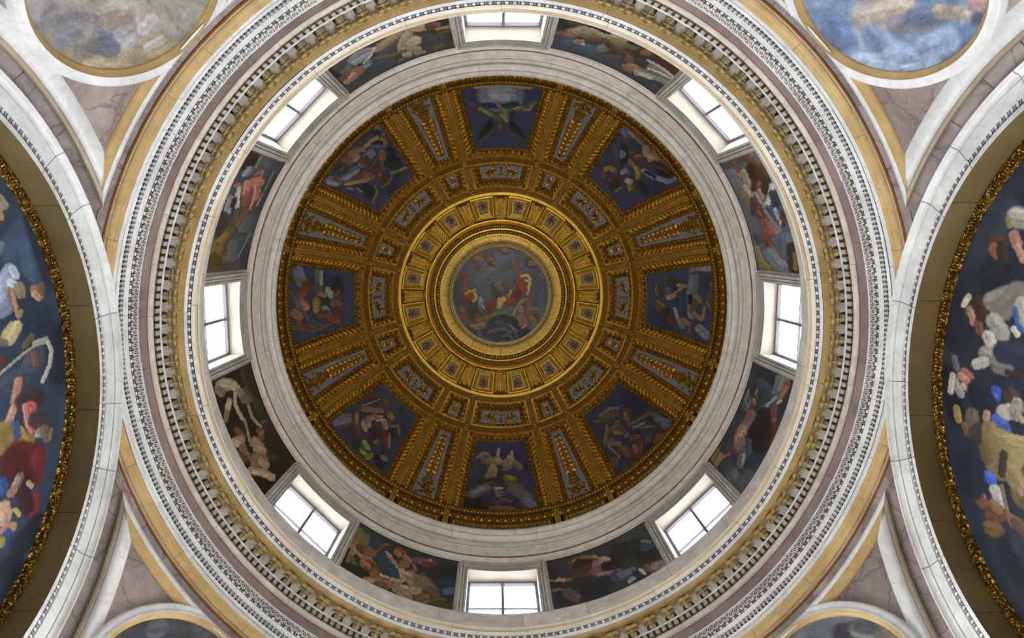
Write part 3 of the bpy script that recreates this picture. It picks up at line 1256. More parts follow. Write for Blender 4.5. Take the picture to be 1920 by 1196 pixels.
def T_bracket():
    P = [ridge([(0, -.5), (0, -.1), (0, .3), (0, .48)], [.10, .16, .12, .05], .7), half_ell(0, .46, .42, .06, .8, 8, 2), half_ell(0, -.46, .46, .045, .5, 8, 2)]
    for sx in (-1, 1):
        for k in range(5):
            s0 = -.44 + .14 * k; q = np.array([.03, .18, .33, .45]) * sx
            P.append(ridge(np.stack([q, s0 + np.array([0, .03, .13, .30])], 1), [.04, .08, .09, .03], .9))
    return T_join(P)
def volute(cx, cy, r, turns, sgn=1, a0=0.0, n=18):
    t = np.linspace(0, 1, n); a = a0 + sgn * turns * 2 * pi * t; q = r * (1 - .85 * t)
    return np.stack([cx + q * np.cos(a), cy + q * np.sin(a)], 1)

# ---------------------------------------------------------------- frames along a run, stamping
REF = np.array([0, 0, EYE + 1.0])
def frames(Po, Pi, closed=False, ref=None):
    Po = np.asarray(Po); Pi = np.asarray(Pi); O = (Po + Pi) / 2
    if closed: Tg = (np.roll(O, -1, 0) - np.roll(O, 1, 0)) / 2
    elif len(O) > 1: Tg = np.gradient(O, axis=0)
    else: raise ValueError
    pitch = np.linalg.norm(Tg, axis=1); Tn = Tg / pitch[:, None]
    B = Pi - Po; ln = np.linalg.norm(B, axis=1); B = B - Tn * (B * Tn).sum(1)[:, None]; B /= np.linalg.norm(B, axis=1)[:, None]
    Nn = np.cross(Tn, B); rf = (np.array([0, 0, 1.0]) * np.maximum(O[:, 2:3] - 2.2, EYE) if ref is None else np.asarray(ref)) - O
    sg = np.sign((Nn * rf).sum(1)); Nn = Nn * sg[:, None]; Tn = Tn * sg[:, None]
    return O, Tn, B, Nn, ln, pitch
def stamp(mb, tpl, fr, ht, st=1.0, ss=1.0):
    tv, tf = tpl; tf = tf if isinstance(tf, list) else [tf]
    O, Tn, B, Nn, ln, pi_ = fr; n = len(O)
    V = O[:, None] + Tn[:, None] * (tv[None, :, :1] * (pi_ * st)[:, None, None]) + B[:, None] * (tv[None, :, 1:2] * (ln * ss)[:, None, None]) + Nn[:, None] * (tv[None, :, 2:] * ht)
    off = np.arange(n) * len(tv)
    mb.add(V.reshape(-1, 3), [(f[None] + off[:, None, None]).reshape(-1, f.shape[1]) for f in tf])
def in_frame(O, margin=25):
    d = (np.asarray(O) - CAMP) @ RM
    u = d[:, 0] / d[:, 2] * 1400.05 + 941.67; v = d[:, 1] / d[:, 2] * 1400.05 + 648.9
    return (u > -margin) & (u < 1920 + margin) & (v > -margin) & (v < 1196 + margin)
def pieces(name, tpl, fr, ht, mat, parent, st=1.0, ss=1.0, smooth=True, col=None, rest='moulding_beyond'):
    """each piece the photo shows is an object of its own sharing one mesh; the unseen rest of the ring is one joined part"""
    tv, tf = tpl; mb = MB(); mb.add(tv, tf, col); me, _ = mb.mesh(name, mat, smooth, False)
    O, Tn, B, Nn, ln, pi_ = fr; ok = in_frame(O); inv = -Vector(BASE.get(parent.name, (0, 0, 0)))
    for i in np.nonzero(ok)[0]:
        o = bpy.data.objects.new(name, me); COL.objects.link(o)
        m = Matrix(((*(Tn[i] * pi_[i] * st),), (*(B[i] * ln[i] * ss),), (*(Nn[i] * ht),))).transposed().to_4x4(); m.translation = O[i]
        o.parent = parent; o.matrix_parent_inverse = Matrix.Translation(inv); o.matrix_basis = m
    no = np.nonzero(~ok)[0]
    if len(no):
        mb = MB(); f2 = tuple(a[no] for a in fr); stamp(mb, tpl, f2, ht, st, ss)
        if col is not None: mb.C = [np.tile(col, (len(no), 1))]
        mb.build(rest, mat, parent, smooth, 'stuff')
def bez(a, b, bulge, n=5):
    a = np.array(a, float); b = np.array(b, float); d = b - a; m = (a + b) / 2 + np.array([-d[1], d[0]]) * bulge
    t = np.linspace(0, 1, n)[:, None]; return [tuple(p) for p in (1 - t) ** 2 * a + 2 * t * (1 - t) * m + t * t * b]
def lathe(mb, strips, a0, a1, n, closed=False):
    th = np.linspace(a0, a1, n, endpoint=not closed)
    for st in strips:
        p = np.array(st); mb.grid(pol(p[None, :, 0], th[:, None], p[None, :, 1]), cu=closed)
    return mb
def ring_frames(p0, p1, n, ph=0.0):
    th = (np.arange(n) + ph) / n * 2 * pi
    return frames(pol(p0[0], th, p0[1]), pol(p1[0], th, p1[1]), True)
TRIM = [0]
def trim():
    TRIM[0] += 1; return empty('trim_%d' % TRIM[0], (0, 0, EYE + 6.0), kind='structure')
def blocks(parent, strips, angles, mat, name='stone_block', gap=.003, core=None):
    """a moulded ring laid from separate curved stones with open joints; a core closes the joints behind"""
    an = sorted(a % 360 for a in angles); an.append(an[0] + 360)
    Rm = np.mean([p[0] for s in strips for p in s])
    for a, b in zip(an[:-1], an[1:]):
        a, b = rad(a), rad(b); g = gap / Rm / 2; n = max(3, int((b - a) / rad(2.5)) + 1)
        pj = RNG.normal(0, .0015)
        lathe(MB(), [[(r + pj, z) for r, z in s] for s in strips], a + g, b - g, n).build(name, mat, parent)
    if core is not None:
        ls = strips[-1]; top = ls[-1][0] - ls[0][0] > .03 and abs(ls[-1][1] - ls[0][1]) < .06
        pts = [p for s in (strips[:-1] if top else strips) for p in s]
        lathe(MB(), [[(r + core * .7, z + core * .8) for r, z in pts]], 0, 2 * pi, 120, True).build('joint_mortar', M_dark, parent)
def jit(n, off=0, j=.3): return [off + (k + RNG.uniform(-j, j)) * 360 / n for k in range(n)]
POS8 = {-90: 'at the top of the photo', -45: 'at the upper right', 0: 'at the right', 45: 'at the lower right', 90: 'at the bottom of the photo', 135: 'at the lower left', 180: 'at the left', -135: 'at the upper left'}
POSM = {-67.5: 'just right of the top', -22.5: 'just above the right side', 22.5: 'just below the right side', 67.5: 'just right of the bottom', 112.5: 'just left of the bottom', 157.5: 'just below the left side', -157.5: 'just above the left side', -112.5: 'just left of the top'}
ORD = ['first', 'second', 'third', 'fourth', 'fifth', 'sixth', 'seventh', 'eighth', 'ninth', 'tenth', 'eleventh', 'twelfth', 'thirteenth', 'fourteenth', 'fifteenth', 'sixteenth']
def nrm(a): return (a + 180) % 360 - 180 if abs((a + 180) % 360 - 180) != 180 else 180
# ================================================================ SETTING: floor, walls, arches, pendentives
A_ = 3.332; RA = 1.924; ZC = 4.152; RP = 3.955
def ar(s, rr, ang, proj, axis='x'):                   # a point on an arch face: s = -1/+1 side, proj = how far it stands into the room
    y = rr * np.cos(ang) / 1.01543; z = ZC + rr * np.sin(ang); x = s * (A_ - np.asarray(proj, float))
    return Wd(x, y, z) if axis == 'x' else Wd(y * 1.01543, x, z)
fl = empty('floor', (0, 0, 0), kind='structure')
for i in range(-7, 7):
    for j in range(-7, 12):
        mb = MB(); c = .78; x0, y0 = i * c, j * c
        mb.add([(x0 + .004, y0 + .004, 0), (x0 + c - .004, y0 + .004, 0), (x0 + c - .004, y0 + c - .004, 0), (x0 + .004, y0 + c - .004, 0)], np.array([[0, 1, 2, 3]]))
        if abs(x0 + c / 2) < 4.2 and -4.2 < y0 < 8: mb.build('floor_slab', M_floor, fl, False)
MB().add([(-6, -6, -.01), (6, -6, -.01), (6, 12, -.01), (-6, 12, -.01)], np.array([[0, 1, 2, 3]])).build('floor_bed', M_dark, fl, False)
SIDES = {'wall_left': (-1, 'x'), 'wall_right': (1, 'x'), 'wall_altar': (-1, 'y'), 'wall_entrance': (1, 'y')}
ARC = np.linspace(0, pi, 73)
for nm, (s, axx) in SIDES.items():
    root = empty(nm, (s * A_ if axx == 'x' else 0, s * A_ * 1.015 if axx == 'y' else 0, 0), kind='structure')
    rf = np.array([0, 0, EYE + 2.5])
    # archivolt laid from curved blocks: inner band, fascia, projecting moulding
    prof = [[(RA, 0.0), (RA + .042, .0)], [(RA + .042, .0), (RA + .046, -.035), (RA + .092, -.035), (RA + .096, .004)], [(RA + .096, .004), (RA + .188, .022)], [(RA + .188, .022), (RA + .189, -.04), (RA + .195, -.04), (RA + .196, .028)],
            bez((RA + .196, .028), (RA + .228, .058), -.30, 6), [(RA + .228, .058), (RA + .2285, .015), (RA + .2325, .015), (RA + .233, .066), (RA + .247, .070)], [(RA + .247, .069), (RA + .252, .03), (RA + .256, -.06)]]
    jn = [0] + [rad(180 / 9 * (k + RNG.uniform(-.22, .22))) for k in range(1, 9)] + [pi]
    for a, b in zip(jn[:-1], jn[1:]):
        mb = MB(); t = np.linspace(a + .0012, b - .0012, 10)
        for st in prof:
            p = np.array(st); mb.grid(ar(s, p[None, :, 0], t[:, None], p[None, :, 1], axx))
        mb.build('archivolt_block', M_white, root)
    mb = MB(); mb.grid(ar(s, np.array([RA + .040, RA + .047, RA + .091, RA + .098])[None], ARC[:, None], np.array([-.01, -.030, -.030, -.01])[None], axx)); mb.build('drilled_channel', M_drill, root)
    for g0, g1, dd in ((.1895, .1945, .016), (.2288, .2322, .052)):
        mb = MB(); mb.grid(ar(s, np.array([RA + g0, RA + g1])[None], ARC[:, None], np.array([dd, dd])[None], axx)); mb.build('groove_shade_strip', M_drill, root)  # dark strip painting in the shade inside each groove
    mb = MB(); mb.grid(ar(s, np.array([RA + .004, RA + .25])[None], ARC[:, None], -.05, axx)); mb.build('joint_mortar', M_dark, root)
    # soffit stones
    dep = .235; tn = np.linspace(0, pi, 8) + np.array([0] + list(RNG.uniform(-.05, .05, 6)) + [0])
    for a, b in zip(tn[:-1], tn[1:]):
        mb = MB(); t = np.linspace(a + .001, b - .001, 12); q = np.array([0.0, -dep])
        mb.grid(ar(s, RA, t[:, None], q[None], axx)); mb.build('soffit_stone', M_olive, root)
    mb = MB(); mb.grid(ar(s, RA + .02, ARC[:, None], np.array([-.01, -dep])[None], axx)); mb.build('joint_mortar', M_dark, root)
    # bead and reel along the archivolt
    nb = 108; t = (np.arange(nb) + .5) / nb * pi
    if axx == 'x':
        pieces('bead', T_bead(), frames(ar(s, RA + .047, t, -.012, axx), ar(s, RA + .091, t, -.012, axx), ref=rf), .026, M_white, root, rest='bead_moulding_beyond')
    # piers below the springing
    mb = MB(); Zs = np.array([-EYE, ZC])
    for sg in (-1, 1):
        mb.grid(np.stack([np.stack([Wd(s * A_, sg * yy / 1.0154, z) if axx == 'x' else Wd(sg * yy, s * A_, z) for z in Zs]) for yy in (RA, 2.14)]))
        mb.grid(np.stack([np.stack([Wd(s * (A_ + d), sg * RA / 1.0154, z) if axx == 'x' else Wd(sg * RA, s * (A_ + d), z) for z in Zs]) for d in (0, dep + .03)]))
    if nm != 'wall_entrance':                         # the lunette wall closing the arch
        mb.grid(np.stack([np.stack([Wd(s * (A_ + dep + .03), yy, z) if axx == 'x' else Wd(yy, s * (A_ + dep + .03), z) for z in (-EYE, 6.6)]) for yy in (-2.4, 2.4)]))
    mb.build('wall_facing', M_wall, root, False)
# pendentives: one spherical corner each, with marble slabs and a moulded frame
def sp_el(th, el, h=0.0):                              # on the pendentive sphere, h towards the room
    r = RP - h; return Wd(r * np.cos(el) * np.cos(th), r * np.cos(el) * np.sin(th), ZC + r * np.sin(el))
CORN = {'wall_upper_left': -135, 'wall_upper_right': -45, 'wall_lower_right': 45, 'wall_lower_left': 135}
for nm, th0 in CORN.items():
    sgx = 1 if abs(th0) < 90 else -1; sgy = 1 if th0 > 0 else -1
    root = empty(nm, (2.7 * sgx, 2.7 * sgy, EYE + 5), kind='structure')
    def mir(az):                                       # az measured from the x-side wall inside this corner (0..90)
        return np.where(sgx > 0, sgy * np.asarray(az), pi - sgy * np.asarray(az)) if sgx > 0 else pi - sgy * np.asarray(az)
    az = np.linspace(rad(1), rad(89), 89); el0 = np.arccos(np.clip(A_ / (RP * np.maximum(np.cos(az), np.sin(az))), 0, 1)) - .01
    t = np.linspace(0, 1, 30); EL = el0[:, None] + (rad(31.35) - el0[:, None]) * t[None]
    MB().grid(sp_el(mir(az)[:, None], EL, -.006)).build('marble_ground', M_pend, root)
    b_ = np.linspace(rad(32.4), rad(57.6), 20)
    mb = MB(); mb.grid(np.stack([Wd(RP * np.cos(mir(b_)), RP * np.sin(mir(b_)), z) for z in (-EYE, ZC)], 1)); mb.build('corner_pier', M_wall, root)
    # slabs of the strip under the great ring
    cut = np.array([14, 24, 33, 41, 52, 60, 68, 76.0]); cut[1:-1] += RNG.uniform(-2, 2, 6)
    for a, b in zip(cut[:-1], cut[1:]):
        u = np.linspace(rad(a) + .0007, rad(b) - .0007, 8); e = np.linspace(rad(29.3), rad(31.3), 4)
        MB().grid(sp_el(mir(u)[:, None], e[None], RNG.uniform(.000, .003))).build('marble_slab', M_pend, root)
    # slabs of the two strips beside the arches
    for side in (0, 1):
        cut = np.array([20, 30, 41, 50, 59.5]); cut[1:-1] += RNG.uniform(-3, 3, 3)
        for a, b in zip(cut[:-1], cut[1:]):
            g = np.linspace(rad(a) + .001, rad(b) - .001, 9); rr = np.linspace(2.12, 2.315, 4)
            p = rr[None] * np.cos(g)[:, None]; z = ZC + rr[None] * np.sin(g)[:, None]; q = np.sqrt((RP - .002) ** 2 - rr ** 2)[None] + 0 * p
            x, y = (q, p) if side == 0 else (p, q)
            MB().grid(Wd(sgx * x, sgy * y, z)).build('marble_slab', M_pend, root)
    # triangular panel slab inside the frame, its point towards the tip
    u = np.linspace(rad(22), rad(68), 34); e0 = np.maximum(rad(4), np.arccos(np.clip(3.17 / (RP * np.maximum(np.cos(u), np.sin(u))), 0, 1)))
    MB().grid(sp_el(mir(u)[:, None], e0[:, None] + (rad(28.2) - e0[:, None]) * np.linspace(0, 1, 20)[None], .001)).build('marble_panel', M_pend, root)
    # the frame: profile fraction -> (elevation of the ring-side arm, plane of the arch-side arms, height)
    fp = [(29.45, 3.222, .0), (29.42, 3.220, .030), (29.15, 3.206, .040), (28.85, 3.190, .050), (28.72, 3.183, .044), (28.66, 3.180, .050), (28.1, 3.152, .022), (27.75, 3.134, .018), (27.68, 3.131, .0)]
    def arm(kind, i0, i1, mat, nm_):
        mb = MB(); rows = []
        for e, xp, h in fp[i0:i1]:
            e_ = rad(e); r = RP - h; a_t = math.acos(min(1, xp / (r * cos(e_))))
            if kind == 'ring':
                u = np.linspace(a_t, pi / 2 - a_t, 60); rows.append(sp_el(mir(u), e_, h))
            else:
                rad_ = sqrt(r * r - xp * xp); g1 = math.asin(r * sin(e_) / rad_); g = np.linspace(g1, rad(8), 40)
                p, q = rad_ * np.cos(g), np.full(40, xp); z = ZC + rad_ * np.sin(g)
                rows.append(Wd(sgx * q, sgy * p, z) if kind == 'x' else Wd(sgx * p, sgy * q, z))
        mb.grid(np.stack(rows, 1))
        if i0 >= 3 and not (kind == 'ring' and i0 == 0):      # the roundel's ring interrupts the inner slope
            V = mb.V[0]; F = mb.F[0]; c = V[F].mean(1) - np.array([0, 0, EYE + ZC]); c[:, 1] /= 1.01543; c /= np.linalg.norm(c, axis=1)[:, None]
            ce_ = np.array([cos(rad(18.9)) * cos(rad(th0)), cos(rad(18.9)) * sin(rad(th0)), sin(rad(18.9))]); mb.F = [F[np.degrees(np.arccos(np.clip(c @ ce_, -1, 1))) > (11.05 if i0 >= 5 else 10.9)]]
        return mb.build(nm_, mat, root)
    arm('ring', 0, 6, M_white, 'frame_moulding'); arm('ring', 5, 9, M_ochre, 'frame_slope')
    for k in 'xy': arm(k, 4, 9, M_white, 'frame_moulding'); arm(k, 0, 5, M_brown, 'frame_slope')
    # roundel: painting and its ring
    names = {'wall_upper_left': ('rTL', 'grey weathered oil roundel with faint cloudy figures', 'at the upper left corner'), 'wall_upper_right': ('rTR', 'glossy blue oil roundel with pale drapery', 'at the upper right corner'),  # upper right roundel: light's blue sheen painted into its strokes
             'wall_lower_right': ('rBR', 'dim grey oil roundel with murky drapery, barely showing', 'at the lower right edge'), 'wall_lower_left': ('rBL', 'dark slate oil roundel, only its top showing', 'at the lower left edge')}
    key, lb, wh = names[nm]
    ec = rad(18.9); tc_ = rad(th0)
    cd = np.array([cos(ec) * cos(tc_), cos(ec) * sin(tc_), sin(ec)]); e1 = np.array([-sin(tc_), cos(tc_), 0]); e2 = np.cross(cd, e1)
    def cap(rho, psi, h):
        rho, psi, h = np.broadcast_arrays(rho, psi, h)
        d = np.cos(rho)[..., None] * cd + np.sin(rho)[..., None] * (np.cos(psi)[..., None] * e1 + np.sin(psi)[..., None] * e2)
        return d * (RP - h)[..., None] + np.array([0, 0, ZC])
    c0 = Wd(*cap(0.0, 0.0, 0.0)); rt = empty('roundel_painting', tuple(c0), lb + ' ' + wh, 'painting')
    ps = np.linspace(0, 2 * pi, 140); ro = np.linspace(0, rad(9.75), 60)
    P = cap(ro[None], ps[:, None], .012); thp = np.arctan2(P[..., 1], P[..., 0]); elp = np.degrees(np.arctan2(P[..., 2] - ZC, np.hypot(P[..., 0], P[..., 1])))
    uu = ((np.degrees(thp) - th0 + 180) % 360 - 180) / 24 + .5; vv = (elp - 8) / 24
    MB().grid(Wd(P[..., 0], P[..., 1], P[..., 2]), col=paint(key, uu, vv)).build('canvas', M_oilrough, rt)
    rp_ = [(9.65, .0), (9.7, .022), (9.8, .026), (10.22, .058), (10.27, .062), (10.5, .060), (10.62, .050), (11.1, .060), (11.35, .050), (11.5, .0)]
    for nm_, i0, i1, mt in (('inner_ring', 0, 5, M_ochre), ('outer_ring', 4, 10, M_white)):
        q = np.array(rp_[i0:i1]); P = cap(np.radians(q[None, :, 0]), ps[:, None], q[None, :, 1]); mb = MB(); mb.grid(Wd(P[..., 0], P[..., 1], P[..., 2]))
        c = P.reshape(-1, 3)[mb.F[0]].mean(1); e_ = np.degrees(np.arctan2(c[:, 2] - ZC, np.hypot(c[:, 0], c[:, 1])))
        if nm_ == 'inner_ring': mb.F = [mb.F[0][(e_ < 29.1) & (np.abs(c[:, 0]) < 3.20) & (np.abs(c[:, 1]) < 3.20)]]
        else:                                          # the frame's own moulding takes over where the ring touches it
            mb.F = [mb.F[0][(e_ < 28.9) & (np.abs(c[:, 0]) < 3.185) & (np.abs(c[:, 1]) < 3.185)]]
        mb.build(nm_, mt, rt)
# lunette paintings under the left and right arches
for s, key, lb, wh in ((-1, 'lunL', 'arched oil painting of robed figures and a harp on deep blue', 'at the left edge'), (1, 'lunR', 'arched dark oil painting of robed figures in white and gold', 'at the right edge')):
    rt = empty('lunette_painting', (s * 3.56, 0, EYE + ZC + .9), lb + ' ' + wh, 'painting')
    y = np.linspace(-1, 1, 420); t = np.concatenate([[0, .1], np.linspace(.2, 1, 190)])
    Y = y[:, None] * 1.845 + 0 * t[None]; Z = ZC - .2 + t[None] * (.2 + np.sqrt(np.maximum(1.846 ** 2 - Y ** 2, 0)))
    MB().grid(Wd(s * 3.552, Y / 1.01543, Z), col=paint(key, Y / 4 + .5, (Z - 4.2) / 1.8)).build('canvas', M_oil, rt)
    mb = MB(); g = np.linspace(rad(-3), rad(183), 150)
    fp_ = np.array([(1.822, .222), (1.826, .205), (1.842, .192), (1.862, .178), (1.885, .182), (1.902, .192), (1.915, .195), (1.922, .20)])
    mb.grid(ar(s, fp_[None, :, 0], g[:, None], -fp_[None, :, 1])); fo = mb.build('gilded_frame', M_carve, rt); sub_base(fo)
    nb = 210; g = (np.arange(nb) + .5) / nb * pi; mb = MB()
    stamp(mb, half_ell(0, 0, .42, .5, .55, 6, 2, .5), frames(ar(s, 1.830, g, -.194), ar(s, 1.864, g, -.172), ref=(0, 0, 5)), .020)
    stamp(mb, half_ell(0, 0, .42, .5, .55, 6, 2, -.5), frames(ar(s, 1.868, g, -.174), ar(s, 1.898, g, -.186), ref=(0, 0, 5)), .016)
    mb.build('carved_leaf_moulding', M_carve, fo, True, 'stuff')
# ================================================================ SETTING: the great ring, cornice and drum
JT = [7.5, 24, 37, 58, 84, 99, 119, 130.5, 148, 166, 184.6, 201, 214, 233, 251, 268, 287, 311, 327.7, 348]
# yellow marble architrave, outermost
t_ = trim()
blocks(t_, [[(3.392, 6.16), (3.390, 6.195)], bez((3.384, 6.196), (3.345, 6.228), .18, 6), [(3.345, 6.23), (3.326, 6.262)]], jit(22), M_ochre, core=.02)
lathe(MB(), [[(3.40, 6.155), (3.391, 6.193), (3.386, 6.1965)]], 0, 2 * pi, 160, True).build('red_edge_strip', M_orange, t_)  # shadow line under the outer edge, put in as an orange strip
blocks(t_, [[(3.326, 6.264), (3.320, 6.30)], [(3.322, 6.303), (3.323, 6.325)]], jit(22, 4), M_white, core=.02)
lathe(MB(), [[(3.327, 6.326), (3.326, 6.334)]], 0, 2 * pi, 160, True).build('yellow_fillet', M_ochre, t_)
# white fascia and egg course
t_ = trim()
blocks(t_, [[(3.325, 6.335), (3.312, 6.362)], [(3.297, 6.414), (3.296, 6.420)], [(3.296, 6.42), (3.266, 6.44)]], jit(16, 7), M_white, core=.02)
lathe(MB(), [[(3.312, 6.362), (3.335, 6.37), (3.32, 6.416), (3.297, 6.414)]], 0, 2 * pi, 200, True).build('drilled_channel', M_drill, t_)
mb = MB(); stamp(mb, T_tongue(), ring_frames((3.314, 6.363), (3.299, 6.412), 500), .026); mb.build('egg_course', M_white, t_, True, 'stuff')
# bead row and water-leaf course
t_ = trim()
lathe(MB(), [[(3.250, 6.458), (3.285, 6.50), (3.27, 6.55), (3.228, 6.53)]], 0, 2 * pi, 200, True).build('leaf_ground', M_ochre, t_)
blocks(t_, [[(3.229, 6.53), (3.222, 6.548)]], jit(14, 3), M_white, core=.02)
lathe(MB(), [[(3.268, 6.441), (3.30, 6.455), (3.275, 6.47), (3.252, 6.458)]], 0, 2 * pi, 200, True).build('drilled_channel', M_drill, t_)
pieces('bead', T_bead(3, .22), ring_frames((3.268, 6.443), (3.254, 6.458), 290), .022, M_white, t_, rest='bead_moulding_beyond')
lf = T_lace(); pieces('water_leaf', lf, ring_frames((3.249, 6.459), (3.229, 6.53), 340), .036, M_white, t_, rest='leaf_moulding_beyond')
# purple frieze
t_ = trim()
blocks(t_, [[(3.222, 6.55), (3.208, 6.66)]], [3, 22, 41, 66, 88, 104, 131, 152, 176, 187, 205, 228, 247, 262, 289, 305, 327, 344], M_purple, 'frieze_slab', core=.02)
lathe(MB(), [[(3.212, 6.662), (3.207, 6.68)]], 0, 2 * pi, 200, True).build('red_inlay', M_red, t_)
# white moulding and dentils
t_ = trim()
blocks(t_, [[(3.209, 6.684), (3.2085, 6.70)], bez((3.208, 6.70), (3.199, 6.755), -.25, 6), [(3.199, 6.757), (3.197, 6.772)]], [a - .5 for a in JT], M_grey, core=.02)
lathe(MB(), [[(3.197, 6.773), (3.228, 6.776), (3.228, 6.872), (3.18, 6.874)]], 0, 2 * pi, 200, True).build('dentil_ground', M_olive, t_)
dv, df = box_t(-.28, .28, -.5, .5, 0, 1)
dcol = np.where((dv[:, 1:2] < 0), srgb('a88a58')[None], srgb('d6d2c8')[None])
V8 = dv; dv = np.concatenate([V8[[0, 1, 4, 5]], V8]); df = np.concatenate([[(0, 2, 3, 1)], df[[0, 1, 3, 4, 5]] + 4]); dcol = np.concatenate([np.tile(srgb('8a6c3a'), (4, 1)), np.tile(srgb('bdbbb6'), (8, 1))])  # tan undersides: warm reflected light put into the vertex colour
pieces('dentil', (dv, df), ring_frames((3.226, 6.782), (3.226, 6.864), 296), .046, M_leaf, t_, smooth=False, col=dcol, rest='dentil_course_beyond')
# acanthus leaf course
t_ = trim()
lathe(MB(), [bez((3.182, 6.866), (3.170, 6.884), .5, 5)], 0, 2 * pi, 200, True).build('white_fillet', M_white, t_)
lathe(MB(), [[(3.17, 6.886), (3.21, 6.95), (3.045, 6.985)]], 0, 2 * pi, 200, True).build('leaf_ground', M_brown, t_)
def leafcol(kind, pale, warm):
    V, u, v = leaf_grid(kind); w = np.clip((v - .35) / .45, 0, 1) + 0 * u
    return (srgb(pale)[None] * (1 - w.reshape(-1, 1)) + srgb(warm)[None] * w.reshape(-1, 1))
n_ac = 98
Pa, Pb = (3.172, 6.882), (3.044, 6.93)
def mixcol(kind, nu, nv, stops):
    V, u, v = leaf_grid(kind, nu, nv); v = (v + 0 * u).ravel(); q = np.array([srgb(c) for _, c in stops]); p = [a for a, _ in stops]
    return np.stack([np.interp(v, p, q[:, k]) for k in range(3)], 1)
pieces('acanthus_leaf', T_leaf('a', 19, 21), ring_frames(Pa, Pb, n_ac), .078, M_leaf, t_, st=1.0, ss=1.0, col=mixcol('a', 19, 21, [(0, 'bdb192'), (.45, 'aa9b76'), (.8, 'a58f5c'), (1, 'b0924e')]), rest='leaf_course_beyond')
pieces('fluted_leaf', T_leaf('f', 33, 10), ring_frames(Pa, Pb, n_ac, .5), .045, M_leaf, t_, st=.74, ss=1.0, col=mixcol('f', 33, 10, [(0, 'ccc9c2'), (.5, 'bdb6a6'), (.75, 'a8946a'), (1, '9a8248')]), rest='leaf_course_beyond')
# yellow soffit, white fascia, bead row, torus
t_ = trim()
blocks(t_, [[(3.050, 6.93), (3.046, 6.936)], [(3.046, 6.936), (2.994, 6.941)]], [a + .4 for a in JT], M_ochre, core=.02)
blocks(t_, [[(2.992, 6.943), (2.975, 6.98)]], JT, M_white, core=.02)
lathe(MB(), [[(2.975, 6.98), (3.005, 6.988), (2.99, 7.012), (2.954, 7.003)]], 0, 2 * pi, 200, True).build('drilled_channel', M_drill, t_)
pieces('bead', T_bead(3, .25), ring_frames((2.975, 6.982), (2.957, 7.000), 256), .026, M_white, t_, rest='bead_moulding_beyond')
tz = bez((2.953, 7.003), (2.908, 7.074), -.42, 13)
blocks(t_, [tz[:9]], [a + 1.3 for a in JT], M_cream, 'torus_block', core=.02)
blocks(t_, [tz[8:12]], [a + 1.3 for a in JT], M_buff, 'torus_block', core=.02)
blocks(t_, [tz[11:], [(2.908, 7.076), (2.906, 7.088)], [(2.906, 7.088), (3.14, 7.12)]], [a + 1.3 for a in JT], M_cream, 'torus_block', core=.02)
# grey dado moulding at the foot of the drum
t_ = trim()
blocks(t_, [[(3.13, 7.12), (3.105, 7.13), (3.104, 7.60)], [(3.104, 7.60), (3.111, 7.70)], bez((3.113, 7.703), (3.143, 7.78), .25, 5), [(3.143, 7.785), (3.15, 7.82)], bez((3.152, 7.822), (3.164, 7.86), -.3, 5), [(3.164, 7.861), (3.20, 7.866)]], jit(24, 11), M_grey)
# drum wall with eight openings
RW = 3.192; WH = .437; Z0, Z1 = 7.864, 8.95
dr = empty('wall_drum', (0, 0, EYE + 8.4), kind='structure'); hw = math.asin(WH / RW)
for k in range(8):
    a = rad(-90 + 45 * k)
    lathe(MB(), [[(RW, 7.0), (RW, 9.22)]], a + hw, a + rad(45) - hw, 24).build('wall_bay', M_grey, dr)
    lathe(MB(), [[(RW, Z1), (RW, 9.22)], [(RW, 7.0), (RW, Z0)]], a - hw, a + hw, 14).build('wall_strip', M_grey, dr)
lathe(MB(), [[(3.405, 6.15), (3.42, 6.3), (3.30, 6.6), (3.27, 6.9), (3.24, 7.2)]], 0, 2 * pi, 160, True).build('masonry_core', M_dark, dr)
lathe(MB(), [[(3.198, 9.12), (3.215, 9.3), (3.24, 9.6), (3.30, 9.86), (3.30, 10.15)]], 0, 2 * pi, 160, True).build('masonry_core', M_dark, dr)
